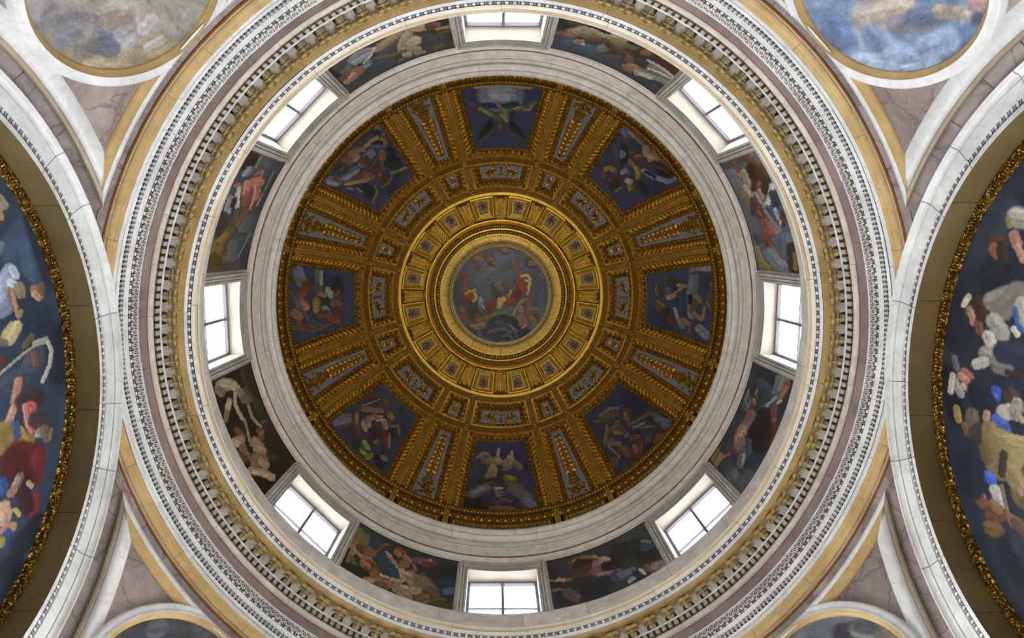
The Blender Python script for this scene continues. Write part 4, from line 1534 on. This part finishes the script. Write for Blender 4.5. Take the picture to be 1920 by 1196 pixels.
# windows
for k in range(8):
    ad = nrm(-90 + 45 * k); a = rad(ad); er = np.array([cos(a), sin(a)]); et = np.array([-sin(a), cos(a)])
    c3 = Wd(3.2 * er[0], 3.2 * er[1], 8.4); wr = empty('window_%d' % (k + 1), tuple(c3), kind='structure')
    def wp(w, z, R): return pol(R, a + np.arcsin(np.asarray(w) / RW), np.asarray(z, float))          # follows the curved wall
    def pl(w, z, d): return Wd(er[0] * d + et[0] * np.asarray(w), er[1] * d + et[1] * np.asarray(w), z)  # flat across the opening
    st = [(0, .036), (.026, .036), (.028, .016), (.033, .016), (.035, .042), (.062, .046), (.064, .022), (.070, .022), (.072, .052), (.088, .060), (.104, .058), (.106, 0)]
    for sg, nmj in ((-1, 'jamb'), (1, 'jamb'), (0, 'lintel')):
        mb = MB(); q = np.array(st); w = WH + q[:, 0]; zt = Z1 + q[:, 0] * 1.95
        for i in range(len(q) - 1):
            if sg:
                V = np.stack([np.stack([wp(sg * w[j], z, RW - q[j, 1]) for z in (7.735, zt[j])]) for j in (i, i + 1)])
            else:
                V = np.stack([np.stack([wp(x, zt[j], RW - q[j, 1]) for x in np.linspace(-w[j], w[j], 13)]) for j in (i, i + 1)])
            mb.grid(V)
        mb.build(nmj, M_jamb, wr, False)
    zz = np.array([Z0, Z1]); dg = 3.315
    for sg in (-1, 1):
        mb = MB(); mb.grid(np.stack([wp([sg * WH] * 2, zz, RW - .036), pl([sg * WH] * 2, zz, dg + .03)])); mb.build('reveal', M_plaster, wr, False)
    xs = np.linspace(-WH, WH, 13)
    mb = MB(); mb.grid(np.stack([wp(xs, [Z1] * 13, RW - .036), pl(xs, [Z1 - .0] * 13, dg + .03)])); mb.build('reveal_soffit', M_plaster, wr, False)
    mb = MB(); mb.grid(np.stack([wp(xs, [Z0] * 13, RW - .03), pl(xs, [Z0] * 13, dg + .03)])); mb.build('sill_ledge', M_grey, wr, False)
    def bar(nm_, w0, w1, z0, z1, d0, d1):
        V = np.array([pl(w, z, d) for d in (d0, d1) for z in (z0, z1) for w in (w0, w1)])
        return MB().add(V, np.array([(0, 1, 3, 2), (4, 6, 7, 5), (0, 4, 5, 1), (2, 3, 7, 6), (0, 2, 6, 4), (1, 5, 7, 3)])).build(nm_, M_iron, wr, False)
    bar('casement_frame', -WH, -WH + .035, Z0, Z1, dg - .02, dg + .02); bar('casement_frame', WH - .035, WH, Z0, Z1, dg - .02, dg + .02)
    bar('casement_frame', -WH, WH, Z1 - .045, Z1, dg - .022, dg + .02); bar('casement_frame', -WH, WH, Z0, Z0 + .04, dg - .02, dg + .02)
    bar('mullion', -.017, .017, Z0, Z1, dg - .03, dg + .02); bar('glazing_bar', -WH, WH, 8.27, 8.288, dg - .012, dg + .012)
    for w0, w1 in ((-WH, 0), (0, WH)):
        for z0, z1 in ((Z0, 8.28), (8.28, Z1)):
            mb = MB(); mb.grid(np.stack([np.stack([pl(w, z, dg + .005) for z in (z0, z1)]) for w in (w0, w1)])); mb.build('glass_pane', M_glass, wr, False)
# eight oil paintings between the windows
DR = [(-112.5, 'd1', 'oil painting of pale figures with white drapery on dark blue'), (-67.5, 'd2', 'oil painting of two bearded figures reaching over blue water'), (-22.5, 'd3', 'oil painting of figures in pink and white on grey'),
      (22.5, 'd4', 'oil painting of a rose-robed figure by a dark cloaked one'), (67.5, 'd5', 'oil painting of a mauve-shirted figure on stormy grey'), (112.5, 'd6', 'oil painting of bare figures with a yellow column'),
      (157.5, 'd7', 'dark oil painting of pale bare figures bending down'), (-157.5, 'd8', 'oil painting of a red-robed figure above golden animals')]
for th0, key, lb in DR:
    a = rad(th0); c3 = Wd(3.17 * cos(a), 3.17 * sin(a), 8.5)
    rt = empty('wall_painting', tuple(c3), lb + ', ' + POSM[th0], 'painting', 'paintings between the drum windows')
    u = np.linspace(0.012, .988, 190); v = np.linspace(.055, .985, 84)
    P = pol(3.178, a + rad(25) * (u[:, None] - .5), 7.8 + 1.4 * v[None])
    mb = MB(); mb.grid(P, col=paint(key, u[:, None] + 0 * v[None], v[None] + 0 * u[:, None])); mb.build('canvas', M_oil, rt)
    lathe(MB(), [[(3.191, 9.172), (3.172, 9.172), (3.172, 9.184), (3.191, 9.186)]], a - rad(12.4), a + rad(12.4), 30).build('frame_edge', M_dark, rt)
# upper cornice carrying the dome
t_ = trim()
JC = [8, 33, 61, 79, 101, 124, 152, 171, 196, 222, 237, 262.5, 281, 300, 318, 342]
blocks(t_, [[(3.19, 9.185), (3.173, 9.19), (3.173, 9.22)], bez((3.172, 9.222), (3.150, 9.32), -.22, 6), [(3.150, 9.32), (3.147, 9.332)]], [a + 9 for a in JC], M_cornice, core=.02)
blocks(t_, [[(3.150, 9.335), (3.139, 9.358)]], jit(18, 2), M_red, 'red_inlay_strip', core=.01)
flu = []
zz = [9.362, 9.38, 9.383, 9.402, 9.405, 9.428, 9.432, 9.455, 9.459, 9.485, 9.49, 9.53]
for i in range(0, 12, 2):
    r0 = 3.133 - (zz[i] - 9.362) * .30; r1 = 3.133 - (zz[i + 1] - 9.362) * .30; flu.append([(r0 + .02, zz[i] + .006), (r0, zz[i]), (r1 + .004, zz[i + 1] - .003), (r1 + .012, zz[i + 1])])
blocks(t_, flu + [[(3.084, 9.53), (3.100, 9.54), (3.112, 9.565), (3.105, 9.60), (3.062, 9.606)]], JC, M_cornice, core=.02)
blocks(t_, [[(3.075, 9.607), (3.050, 9.597), (3.041, 9.586)], bez((3.040, 9.585), (2.998, 9.655), -.20, 6), [(2.998, 9.657), (2.993, 9.68)], bez((2.990, 9.683), (2.961, 9.755), .12, 5), [(2.959, 9.757), (2.958, 9.775)], [(2.958, 9.775), (3.25, 9.80)]], [a + 2 for a in JC], M_cornice, core=.02)
# ================================================================ THE DOME
DC, RS = 10.07, 3.188
def S(th, ph, h=0.0):
    r = RS - np.asarray(h, float); rho = r * np.sin(ph)
    return Wd(rho * np.cos(th), rho * np.sin(th), DC + r * np.cos(ph))
ce = empty('ceiling', (0, 0, EYE + DC + 3), kind='structure')
th = np.linspace(0, 2 * pi, 180, endpoint=False); ph = np.radians(np.linspace(14, 93, 60))
MB().grid(S(th[:, None], ph[None], -.075), cu=True).build('dome_shell', M_gground, ce)
TE, TB, TR, TP = T_egg(), T_bead(2, .26), T_rope(), T_plait()
def band(mb, p1, p2, h1, h2, n=240):
    th = np.linspace(0, 2 * pi, n, endpoint=False); q = np.array([(p1, h1), (p2, h2)])
    mb.grid(S(th[:, None], np.radians(q[None, :, 0]), q[None, :, 1]), cu=True); return mb
def rframes(p1, p2, h1, h2, n, ph0=0.0):
    th = (np.arange(n) + ph0) / n * 2 * pi; return frames(S(th, rad(p1), h1), S(th, rad(p2), h2), True)
def coffer_fn(th0, al, rib, pin, pout, mfac=1.0, outer=True):
    """point of a coffer: s across (-1..1), t from inner (0) to outer (1), m margin inward, h depth towards the room"""
    def Q(s, t, m, h):
        s, t, m, h = np.broadcast_arrays(*[np.asarray(v, float) for v in (s, t, m, h)])
        pa = pin + m * mfac / RS; pb = pout - (m * mfac / RS if outer else 0); ph = pa + (pb - pa) * t
        an = al - np.arcsin(np.clip((rib + m) / (RS * np.sin(ph)), -1, 1)); return S(th0 + s * an, ph, h)
    return Q
def coffer_loop(Q, m, h, outer=True, ns=14):
    t = np.linspace(0, 1, ns)
    L = [Q(-1, t[::-1], m, h), Q(np.linspace(-1, 1, ns)[1:], 0, m, h), Q(1, t[1:], m, h)]
    if outer: L.append(Q(np.linspace(1, -1, ns)[1:-1], 1, m, h))
    return np.concatenate(L)
def coffer_strip(mb, Q, m1, m2, h1, h2, outer=True):
    mb.grid(np.stack([coffer_loop(Q, m1, h1, outer), coffer_loop(Q, m2, h2, outer)], 1), cu=outer); return mb
def coffer_run(mb, tpl, Q, m1, m2, h1, h2, pitch, ht, outer=True, st=1.0, ss=1.0):
    mm, hh = (m1 + m2) / 2, (h1 + h2) / 2
    sides = [((-1, -1), (1, 0)), ((-1, 1), (0, 0)), ((1, 1), (0, 1))] + ([((1, -1), (1, 1))] if outer else [])
    for (s0, s1), (t0, t1) in sides:
        L = np.linalg.norm(np.diff(Q(np.linspace(s0, s1, 9), np.linspace(t0, t1, 9), mm, hh), axis=0), axis=1).sum()
        n = max(2, int(round(L / pitch))); f = (np.arange(n) + .5) / n; s = s0 + (s1 - s0) * f; t = t0 + (t1 - t0) * f
        stamp(mb, tpl, frames(Q(s, t, m1, h1), Q(s, t, m2, h2)), ht, st, ss)
def relief(mb, Q, tpl_parts, n_h, m, aspect):
    """a flat relief given in panel coordinates (x across -1..1, y 0 outer .. 1 inner, height in metres)"""
    V, F = T_join(tpl_parts)
    P0 = Q(V[:, 0] * aspect[0], 1 - V[:, 1], m, n_h); P1 = Q(V[:, 0] * aspect[0], 1 - V[:, 1], m, n_h + .1)
    mb.add(P0 + (P1 - P0) * (V[:, 2:] * 10), F)
SECT = [nrm(-90 + 45 * k) for k in range(8)]; SMALL = [nrm(-67.5 + 45 * k) for k in range(8)]
RIB = .043
# ---- ribs and ring bands of the ceiling
for k in range(8):
    for sg in (-1, 1):
        tr = rad(SECT[k] + 15 * sg)
        for p1, p2 in ((88.5, 46.0), (44.0, 35.4)):
            phs = np.radians(np.linspace(p1, p2, 40)); rb = None
            w = np.array([(-RIB, .012), (-RIB * .8, .020), (RIB * .8, .020), (RIB, .012)])
            mb = MB(); mb.grid(S(tr + np.arcsin(w[None, :, 0] / (RS * np.sin(phs[:, None]))), phs[:, None] + 0 * w[None, :, 0], w[None, :, 1] + 0 * phs[:, None]))
            rb = sub_base(mb.build('gilded_rib', M_gground, ce))
            n = int(rad(p1 - p2) * RS / .026); phs = np.radians(p1 + (p2 - p1) * (np.arange(n) + .5) / n); wi = np.arcsin(RIB * .92 / (RS * np.sin(phs)))
            mb = MB(); stamp(mb, TP, frames(S(tr - wi, phs,   .02), S(tr + wi, phs, .02)), .024, 1.0, 1.0); mb.build('leaf_plait', M_golddim, rb, True, 'stuff')
def ringband(p1, p2, h, n, name='ring_band'):
    o = sub_base(band(MB(), p1, p2, h, h).build(name, M_gground, ce)); mb = MB(); stamp(mb, TP, rframes(p1 - .12, p2 + .12, h, h, int(n * 1.25)), .024, 1.0); mb.build('leaf_plait', M_golddim, o, True, 'stuff')
ringband(46.0, 44.1, .02, 420); ringband(35.35, 33.85, .02, 330)
for pc, nm_ in ((45.05, 0), (34.6, 1)):
    for k in range(8):
        for sg in (-1, 1):
            tr = rad(SECT[k] + 15 * sg); d = .011 if nm_ == 0 else .0135
            f = frames(S(np.array([tr - d, tr, tr + d]), rad(pc + .95), .03), S(np.array([tr - d, tr, tr + d]), rad(pc - .95), .03)); f = tuple(v[1:2] for v in f)
            sz = .088; f = (f[0], f[1], f[2], f[3], np.array([sz]), np.array([sz])); mb = MB(); stamp(mb, T_rosette(), f, .05); mb.build('rosette_boss', M_gold, ce)
# outer band: rope, egg course
ob = sub_base(band(band(band(MB(), 79.0, 78.6, .02, .034), 78.6, 76.7, .034, .034), 76.7, 76.2, .034, -.04).build('rope_band', M_gground, ce))
mb = MB(); stamp(mb, TR, rframes(78.5, 76.75, .034, .034, 400), .024, 1.3); mb.build('rope_moulding', M_gold, ob, True, 'stuff')
eb = sub_base(band(band(MB(), 83.2, 82.4, .02, .012), 82.4, 78.9, .012, .012).build('egg_band', M_gground, ce))
mb = MB(); stamp(mb, TE, rframes(82.4, 79.0, .012, .012, 168, .5), .034); mb.build('egg_and_dart', M_gold, eb, True, 'stuff')
band(band(band(MB(), 78.95, 78.6, .037, .037), 82.75, 82.45, .03, .03), 46.15, 45.95, .038, .038).build('gilded_fillet', M_gold, ce)
# ---- big mosaic panels
MOS = {-90: ('m1', 'a winged figure and starry globe'), -45: ('m2', 'a blue-clad figure and crimson cloak'), 0: ('m3', 'a blue-robed winged figure'), 45: ('m4', 'a winged and a red-robed figure'),
       90: ('m5', 'a yellow-robed winged figure'), 135: ('m6', 'a pink-robed and a green-robed figure'), 180: ('m7', 'a green-clad winged figure'), -135: ('m8', 'two bare figures')}
for sd in SECT:
    key, lb = MOS[sd]; a0 = rad(sd); c = S(a0, rad(62)); rt = empty('mosaic_coffer', tuple(c), 'blue mosaic of %s, %s' % (lb, POS8[sd]), 'mosaic', 'large mosaic coffers of the dome')
    Q = coffer_fn(a0, rad(15), RIB, rad(45.95), rad(76.3), .72, False)
    s = np.linspace(-1, 1, 110); t = np.linspace(0, 1, 110); P = Q(s[:, None], t[None], .19, -.035)
    loc = P - np.array([0, 0, EYE]); yy = loc[..., 1] / 1.003; pa = np.degrees(np.arctan2(np.hypot(loc[..., 0], yy), loc[..., 2] - DC)); ta = (np.degrees(np.arctan2(yy, loc[..., 0])) - sd + 180) % 360 - 180
    MB().grid(P, col=paint(key, ta / 30 + .5, (pa - 49) / 28.)).build('mosaic_panel', M_mos, rt)
    mb = MB(); coffer_strip(mb, Q, 0, .003, .01, .036, False); coffer_strip(mb, Q, .003, .043, .036, .038, False); coffer_strip(mb, Q, .043, .048, .038, .02, False); mb.build('gilded_border', M_gold, rt, False)
    mb = MB(); coffer_strip(mb, Q, .048, .14, .018, -.03, False); coffer_strip(mb, Q, .14, .19, -.012, -.038, False); gr = sub_base(mb.build('frame_ground', M_gground, rt, False))
    mb = MB(); coffer_run(mb, TE, Q, .050, .138, .018, -.028, .098, .050, False, .96); mb.build('egg_and_dart', M_gold, gr, True, 'stuff')
    mb = MB(); coffer_run(mb, TB, Q, .144, .182, -.012, -.03, .095, .024, False); mb.build('bead_and_reel', M_gold, gr, True, 'stuff')
# ---- narrow candelabrum panels
def candelabrum(rs):
    rr = np.random.default_rng(rs); P = []
    H = .036
    def blob(x, y, rx, ry, h, rot=0): P.append(half_ell(x, y, rx, ry, h, 7, 2, rot))
    for i in range(16):                               # cluster of fruit and leaves at the broad end
        a = rr.uniform(0, 2 * pi); q = rr.uniform(.1, 1); blob(.62 * q * cos(a), .15 + .085 * q * sin(a), .17, .028, H * rr.uniform(.8, 1.4))
    for sx in (-1, 1):
        for y, r in ((.08, .62), (.20, .7)): blob(sx * r, y, .15, .022, H * .7, sx * .03)
    for y, rx, ry in ((.26, .70, .022), (.30, .58, .03), (.345, .46, .018), (.37, .3, .02), (.40, .5, .014)): blob(0, y, rx, ry, H * 1.25)   # vase
    y = .45
    while y < .93:
        f = 1.25 - (y - .45) * .3
        blob(0, y, .16, .03, H * 1.2)
        for sx in (-1, 1):
            P.append(ridge(np.stack([np.array([.05, .3, .5, .42, .28]) * sx * f, y + np.array([.0, -.015, .01, .035, .02])], 1), [.03, .05, .05, .04, .02], H))
            blob(sx * .40 * f, y + .02, .14 * f, .018, H * .9); blob(sx * .2 * f, y + .035, .12, .016, H)
        y += .066
    blob(0, .94, .2, .022, H * 1.2); blob(0, .965, .12, .02, H)
    return P
for k, sd in enumerate(SMALL):
    a0 = rad(sd); c = S(a0, rad(62)); rt = empty('candelabrum_coffer', tuple(c), 'narrow grey coffer with gilded candelabrum relief in the dome, %s' % POSM[sd], 'ceiling panel', 'narrow candelabrum coffers of the dome')
    Q = coffer_fn(a0, rad(7.5), RIB, rad(45.95), rad(76.3), .72, False)
    s = np.linspace(-1, 1, 12); t = np.linspace(0, 1, 30); MB().grid(Q(s[:, None], t[None], .178, -.035)).build('grey_panel', M_gground2, rt)
    mb = MB(); coffer_strip(mb, Q, 0, .003, .01, .036, False); coffer_strip(mb, Q, .003, .043, .036, .038, False); coffer_strip(mb, Q, .043, .048, .038, .02, False); mb.build('gilded_border', M_gold, rt, False)
    mb = MB(); coffer_strip(mb, Q, .048, .13, .018, -.03, False); coffer_strip(mb, Q, .13, .178, -.012, -.038, False); gr = sub_base(mb.build('frame_ground', M_gground, rt, False))
    mb = MB(); coffer_run(mb, TE, Q, .050, .128, .018, -.028, .098, .050, False, .96); mb.build('egg_and_dart', M_gold, gr, True, 'stuff')
    mb = MB(); coffer_run(mb, TB, Q, .134, .17, -.012, -.03, .095, .024, False); mb.build('bead_and_reel', M_gold, gr, True, 'stuff')
    mb = MB(); relief(mb, Q, candelabrum(k % 3 + 1), -.034, .178, (1.0, 1)); mb.build('candelabrum_relief', M_gold, rt)
# ---- ornament panels below the egg course
for sd in SECT + SMALL:
    a0 = rad(sd); big = sd in SECT; al = 15 if big else 7.5
    if not in_frame(np.array([S(a0, rad(85.3))]))[0] or sd in (-90, -67.5, -112.5, -45, -135): continue
    c = S(a0, rad(85)); rt = empty('border_panel', tuple(c), '%s grey panel with gilded scrolls peeping over the cornice, %s' % ('wide' if big else 'short', (POS8 if big else POSM)[sd]), 'ceiling panel', 'border panels at the dome foot')
    Q = coffer_fn(a0, rad(al), RIB + .03, rad(83.0), rad(88.5), 1, False)
    s = np.linspace(-1, 1, 24); t = np.linspace(0, 1, 5); MB().grid(Q(s[:, None], t[None], .09, -.02)).build('grey_panel', M_gground2, rt)
    mb = MB(); coffer_strip(mb, Q, 0, .05, .03, .03, False); coffer_strip(mb, Q, .05, .09, .03, -.02, False); mb.build('gilded_border', M_gground, rt, False)
    mb = MB(); coffer_run(mb, TB, Q, .052, .086, .028, -.018, .06, .03, False); mb.build('bead_and_reel', M_gold, rt, True, 'stuff')
    P = []; rr = np.random.default_rng(3)
    for i in range(9 if big else 5):
        x = (i - (4 if big else 2)) / (5 if big else 3); P.append(half_ell(x, .45 + .1 * cos(i * 2.4), .07 if big else .13, .22, .04, 7, 2, .4 * (-1) ** i)); P.append(half_ell(x + .06, .65, .04 if big else .08, .16, .035, 6, 2))
    mb = MB(); relief(mb, Q, P, -.018, .09, (.8, 1)); mb.build('scroll_relief', M_gold, rt)
# ---- oblong coffers with winged beasts, square coffers with crescents
def beasts():
    P = [half_ell(0, .45, .07, .24, .05, 8, 2), half_ell(0, .72, .12, .08, .04, 7, 2), half_ell(0, .2, .10, .09, .05, 7, 2)]
    for sx in (-1, 1):
        P += [half_ell(sx * .52, .5, .17, .20, .05, 8, 2, sx * .2), half_ell(sx * .33, .34, .06, .20, .045, 7, 2, sx * .5), half_ell(sx * .27, .2, .06, .11, .05, 7, 2), half_ell(sx * .70, .62, .10, .14, .045, 7, 2)]
        P.append(ridge(np.stack([sx * np.array([.50, .46, .40, .30, .24]), np.array([.45, .22, .12, .10, .16])], 1), [.05, .09, .08, .06, .03], .055))
        P.append(ridge(np.stack([sx * np.array([.40, .34, .26, .20]), np.array([.60, .74, .84, .80])], 1), [.05, .05, .045, .03], .05))
        P.append(ridge(np.stack([sx * np.array([.60, .60, .66, .74]), np.array([.66, .80, .88, .86])], 1), [.05, .05, .045, .03], .05))
        v_ = volute(sx * .82, .45, .12, 1.2, sx, pi / 2); v_[:, 1] = .45 + (v_[:, 1] - .45) * 2.2; P.append(ridge(v_, np.linspace(.06, .03, 18), .045))
    return P
for sd in SECT + SMALL:
    a0 = rad(sd); big = sd in SECT; c = S(a0, rad(39.7))
    if big: rt = empty('oblong_coffer', tuple(c), 'small oblong gilt coffer with paired winged beasts in relief, %s' % POS8[sd], 'ceiling panel', 'oblong coffers of the dome')
    else: rt = empty('square_coffer', tuple(c), 'small square gilt coffer with a crescent relief, %s' % POSM[sd], 'ceiling panel', 'square coffers of the dome')
    Q = coffer_fn(a0, rad(15 if big else 7.5), RIB, rad(35.25), rad(44.15), .80, True); e = .16 if big else .145
    s = np.linspace(-1, 1, 16); t = np.linspace(0, 1, 8); MB().grid(Q(s[:, None], t[None], e, -.045)).build('grey_panel', M_gground2, rt)
    mb = MB(); coffer_strip(mb, Q, 0, .003, .01, .036); coffer_strip(mb, Q, .003, .042, .036, .038); coffer_strip(mb, Q, .042, .046, .038, .02); mb.build('gilded_border', M_gold, rt, False)
    mb = MB(); coffer_strip(mb, Q, .046, .115, .018, -.04); coffer_strip(mb, Q, .115, e, -.02, -.048); gr = sub_base(mb.build('frame_ground', M_gground, rt, False))
    mb = MB(); coffer_run(mb, TE, Q, .048, .113, .018, -.038, .082, .045, True, .96); mb.build('egg_and_dart', M_gold, gr, True, 'stuff')
    mb = MB(); coffer_run(mb, TB, Q, .118, e - .005, -.02, -.042, .085, .022); mb.build('bead_and_reel', M_gold, gr, True, 'stuff')
    mb = MB()
    if big: relief(mb, Q, beasts(), -.044, e, (.95, 1)); mb.build('beast_relief', M_gold, rt)
    else:
        a = np.linspace(.35, 2 * pi + .15, 26); w = .06 + .16 * (1 + np.cos(a - .3)) / 2
        P = [ridge(np.stack([.62 * np.cos(a), .5 + .29 * np.sin(a)], 1), w * 1.6, .04), half_ell(-.12, .42, .17, .09, .05, 7, 2), half_ell(.12, .40, .15, .08, .05, 7, 2), half_ell(-.02, .56, .18, .09, .05, 7, 2)]
        relief(mb, Q, P, -.044, e, (.9, 1)); mb.build('crescent_relief', M_gold, rt)
# ---- bright inner ring: sixteen flower coffers and sixteen leaf brackets
band(band(band(MB(), 33.85, 33.6, .02, .05), 33.6, 32.75, .05, .055), 32.75, 32.5, .055, -.02).build('inner_fillet', M_goldlite, ce)
band(band(MB(), 32.5, 24.6, -.045, -.045), 24.6, 23.6, -.045, -.03).build('bracket_ring_ground', M_gground, ce)
band(band(band(MB(), 24.36, 24.0, .05, .055), 24.0, 23.5, .055, .02), 23.5, 23.1, .02, .06).build('inner_fillet', M_goldlite, ce)
T_B = T_bracket()
for k in range(16):
    a0 = rad(-90 + 11.25 + 22.5 * k); c = S(a0, rad(28.7))
    rt = empty('flower_coffer', tuple(c), 'gilt coffer with one flower in the inner ring, %s clockwise from the top' % ORD[k], 'ceiling panel', 'flower coffers around the central medallion')
    Q = coffer_fn(a0, rad(6.95), 0.0, rad(24.85), rad(32.45), .95, True)
    mb = MB(); coffer_strip(mb, Q, 0, .002, -.03, .052); coffer_strip(mb, Q, .002, .022, .052, .056); coffer_strip(mb, Q, .022, .024, .056, .046); coffer_strip(mb, Q, .024, .082, .046, .004); mb.build('sloping_frame', M_goldlite, rt, False)
    mb = MB(); coffer_strip(mb, Q, .082, .084, .004, .016); coffer_strip(mb, Q, .084, .096, .016, .016); coffer_strip(mb, Q, .096, .098, .016, -.02); mb.build('inner_rim', M_goldlite, rt, False)
    s = np.linspace(-1, 1, 5); MB().grid(Q(s[:, None], (s[None] + 1) / 2, .097, -.02)).build('grey_panel', M_gground2, rt)
    V, F = T_flower(); mb = MB(); relief(mb, Q, [(np.stack([V[:, 0] * 1.75, .5 + V[:, 1] * .9, V[:, 2] * .05], 1), F)], -.02, .097, (1, 1)); mb.build('flower_relief', M_gold, rt)
    a0 = rad(-90 + 22.5 * k); c = S(a0, rad(28.7))
    rt = empty('leaf_bracket', tuple(c), 'gilt leaf bracket of the inner ring, %s clockwise, the topmost first' % ORD[k], 'bracket', 'leaf brackets around the central medallion')
    d = .03; al = rad(3.75); phs = np.radians([32.3, 31.8, 30.5, 28.5, 26.5, 25.4, 25.2]); hs = np.array([-.01, .03, .062, .07, .066, .07, .0])
    w = np.array([(-1, -.03), (-1, 1), (1, 1), (1, -.03)])
    sc_ = 1 - .0 * phs; mb = MB(); mb.grid(S(a0 + al * w[None, :, 0] * sc_[:, None], phs[:, None] + 0 * w[None, :, 0], np.where(w[None, :, 1] > 0, hs[:, None], -.02))); mb.build('console', M_golddim, rt, False)
    f = frames(S(np.array([a0 - 2 * al, a0, a0 + 2 * al]), rad(25.6), .066), S(np.array([a0 - 2 * al, a0, a0 + 2 * al]), rad(32.0), .058)); f = tuple(v[1:2] for v in f)
    mb = MB(); stamp(mb, T_B, f, .050, .98, .98); mb.build('acanthus_leaf', M_goldlite, rt)
    a = np.linspace(a0 - al * 1.02, a0 + al * 1.02, 15); rb_ = .018 + .008 * np.cos(np.linspace(0, 6 * pi, 15)); mb = MB()
    q = np.linspace(0, 2 * pi, 8, endpoint=False); C0 = S(a, rad(24.9), .06); dn = np.array([0, 0, -1.0]); dr_ = np.stack([np.cos(a), np.sin(a), 0 * a], 1)
    mb.grid(C0[:, None] + rb_[:, None, None] * (np.cos(q)[None, :, None] * dr_[:, None] + np.sin(q)[None, :, None] * dn), cv=True); mb.build('bolster', M_gold, rt)
# ---- central medallion
md = empty('central_medallion', tuple(S(0, 0.001)), 'round central mosaic of a robed figure inside a broad gold ring', 'mosaic')
o = sub_base(band(MB(), 23.3, 21.4, .05, .04).build('rope_ground', M_gground, md)); mb = MB(); stamp(mb, TR, rframes(23.15, 21.7, .05, .042, 190), .04, 1.25); mb.build('rope_moulding', M_goldlite, o, True, 'stuff')
o = sub_base(band(band(MB(), 21.4, 21.2, .03, .03), 21.2, 19.6, .02, .025).build('egg_ground', M_gground, md)); mb = MB(); stamp(mb, TB, rframes(21.0, 19.75, .02, .025, 66), .05); mb.build('bead_and_reel', M_gold, o, True, 'stuff')
band(band(MB(), 21.5, 21.1, .045, .047), 19.65, 19.35, .035, .035).build('gilded_fillet', M_goldlite, md)
for k in range(12):                                   # the broad ring is laid in twelve curved plates
    q = np.array([(19.4, .03), (18.6, .045), (17.6, .046), (16.7, .03)]); a = np.linspace(rad(30 * k) + .003, rad(30 * k + 30) - .003, 14)
    MB().grid(S(a[:, None], np.radians(q[None, :, 0]), q[None, :, 1])).build('gold_ring_plate', M_goldmos, md)
band(MB(), 16.75, 16.40, .02, .02).build('dark_line', M_dark, md); band(MB(), 16.40, 16.24, .022, .022).build('white_line', M_white, md); band(MB(), 16.24, 16.05, .02, .02).build('dark_line', M_dark, md)
band(MB(), 16.05, 15.35, .024, .016).build('yellow_ring', M_goldmos, md)
th = np.linspace(0, 2 * pi, 200); ph = np.radians(np.linspace(0, 15.5, 70)); P = S(th[:, None], ph[None], -.002)
MB().grid(P, col=paint('med', P[..., 0] / 1.7 + .5, P[..., 1] / 1.003 / 1.7 + .5)).build('mosaic_disc', M_mos, md)
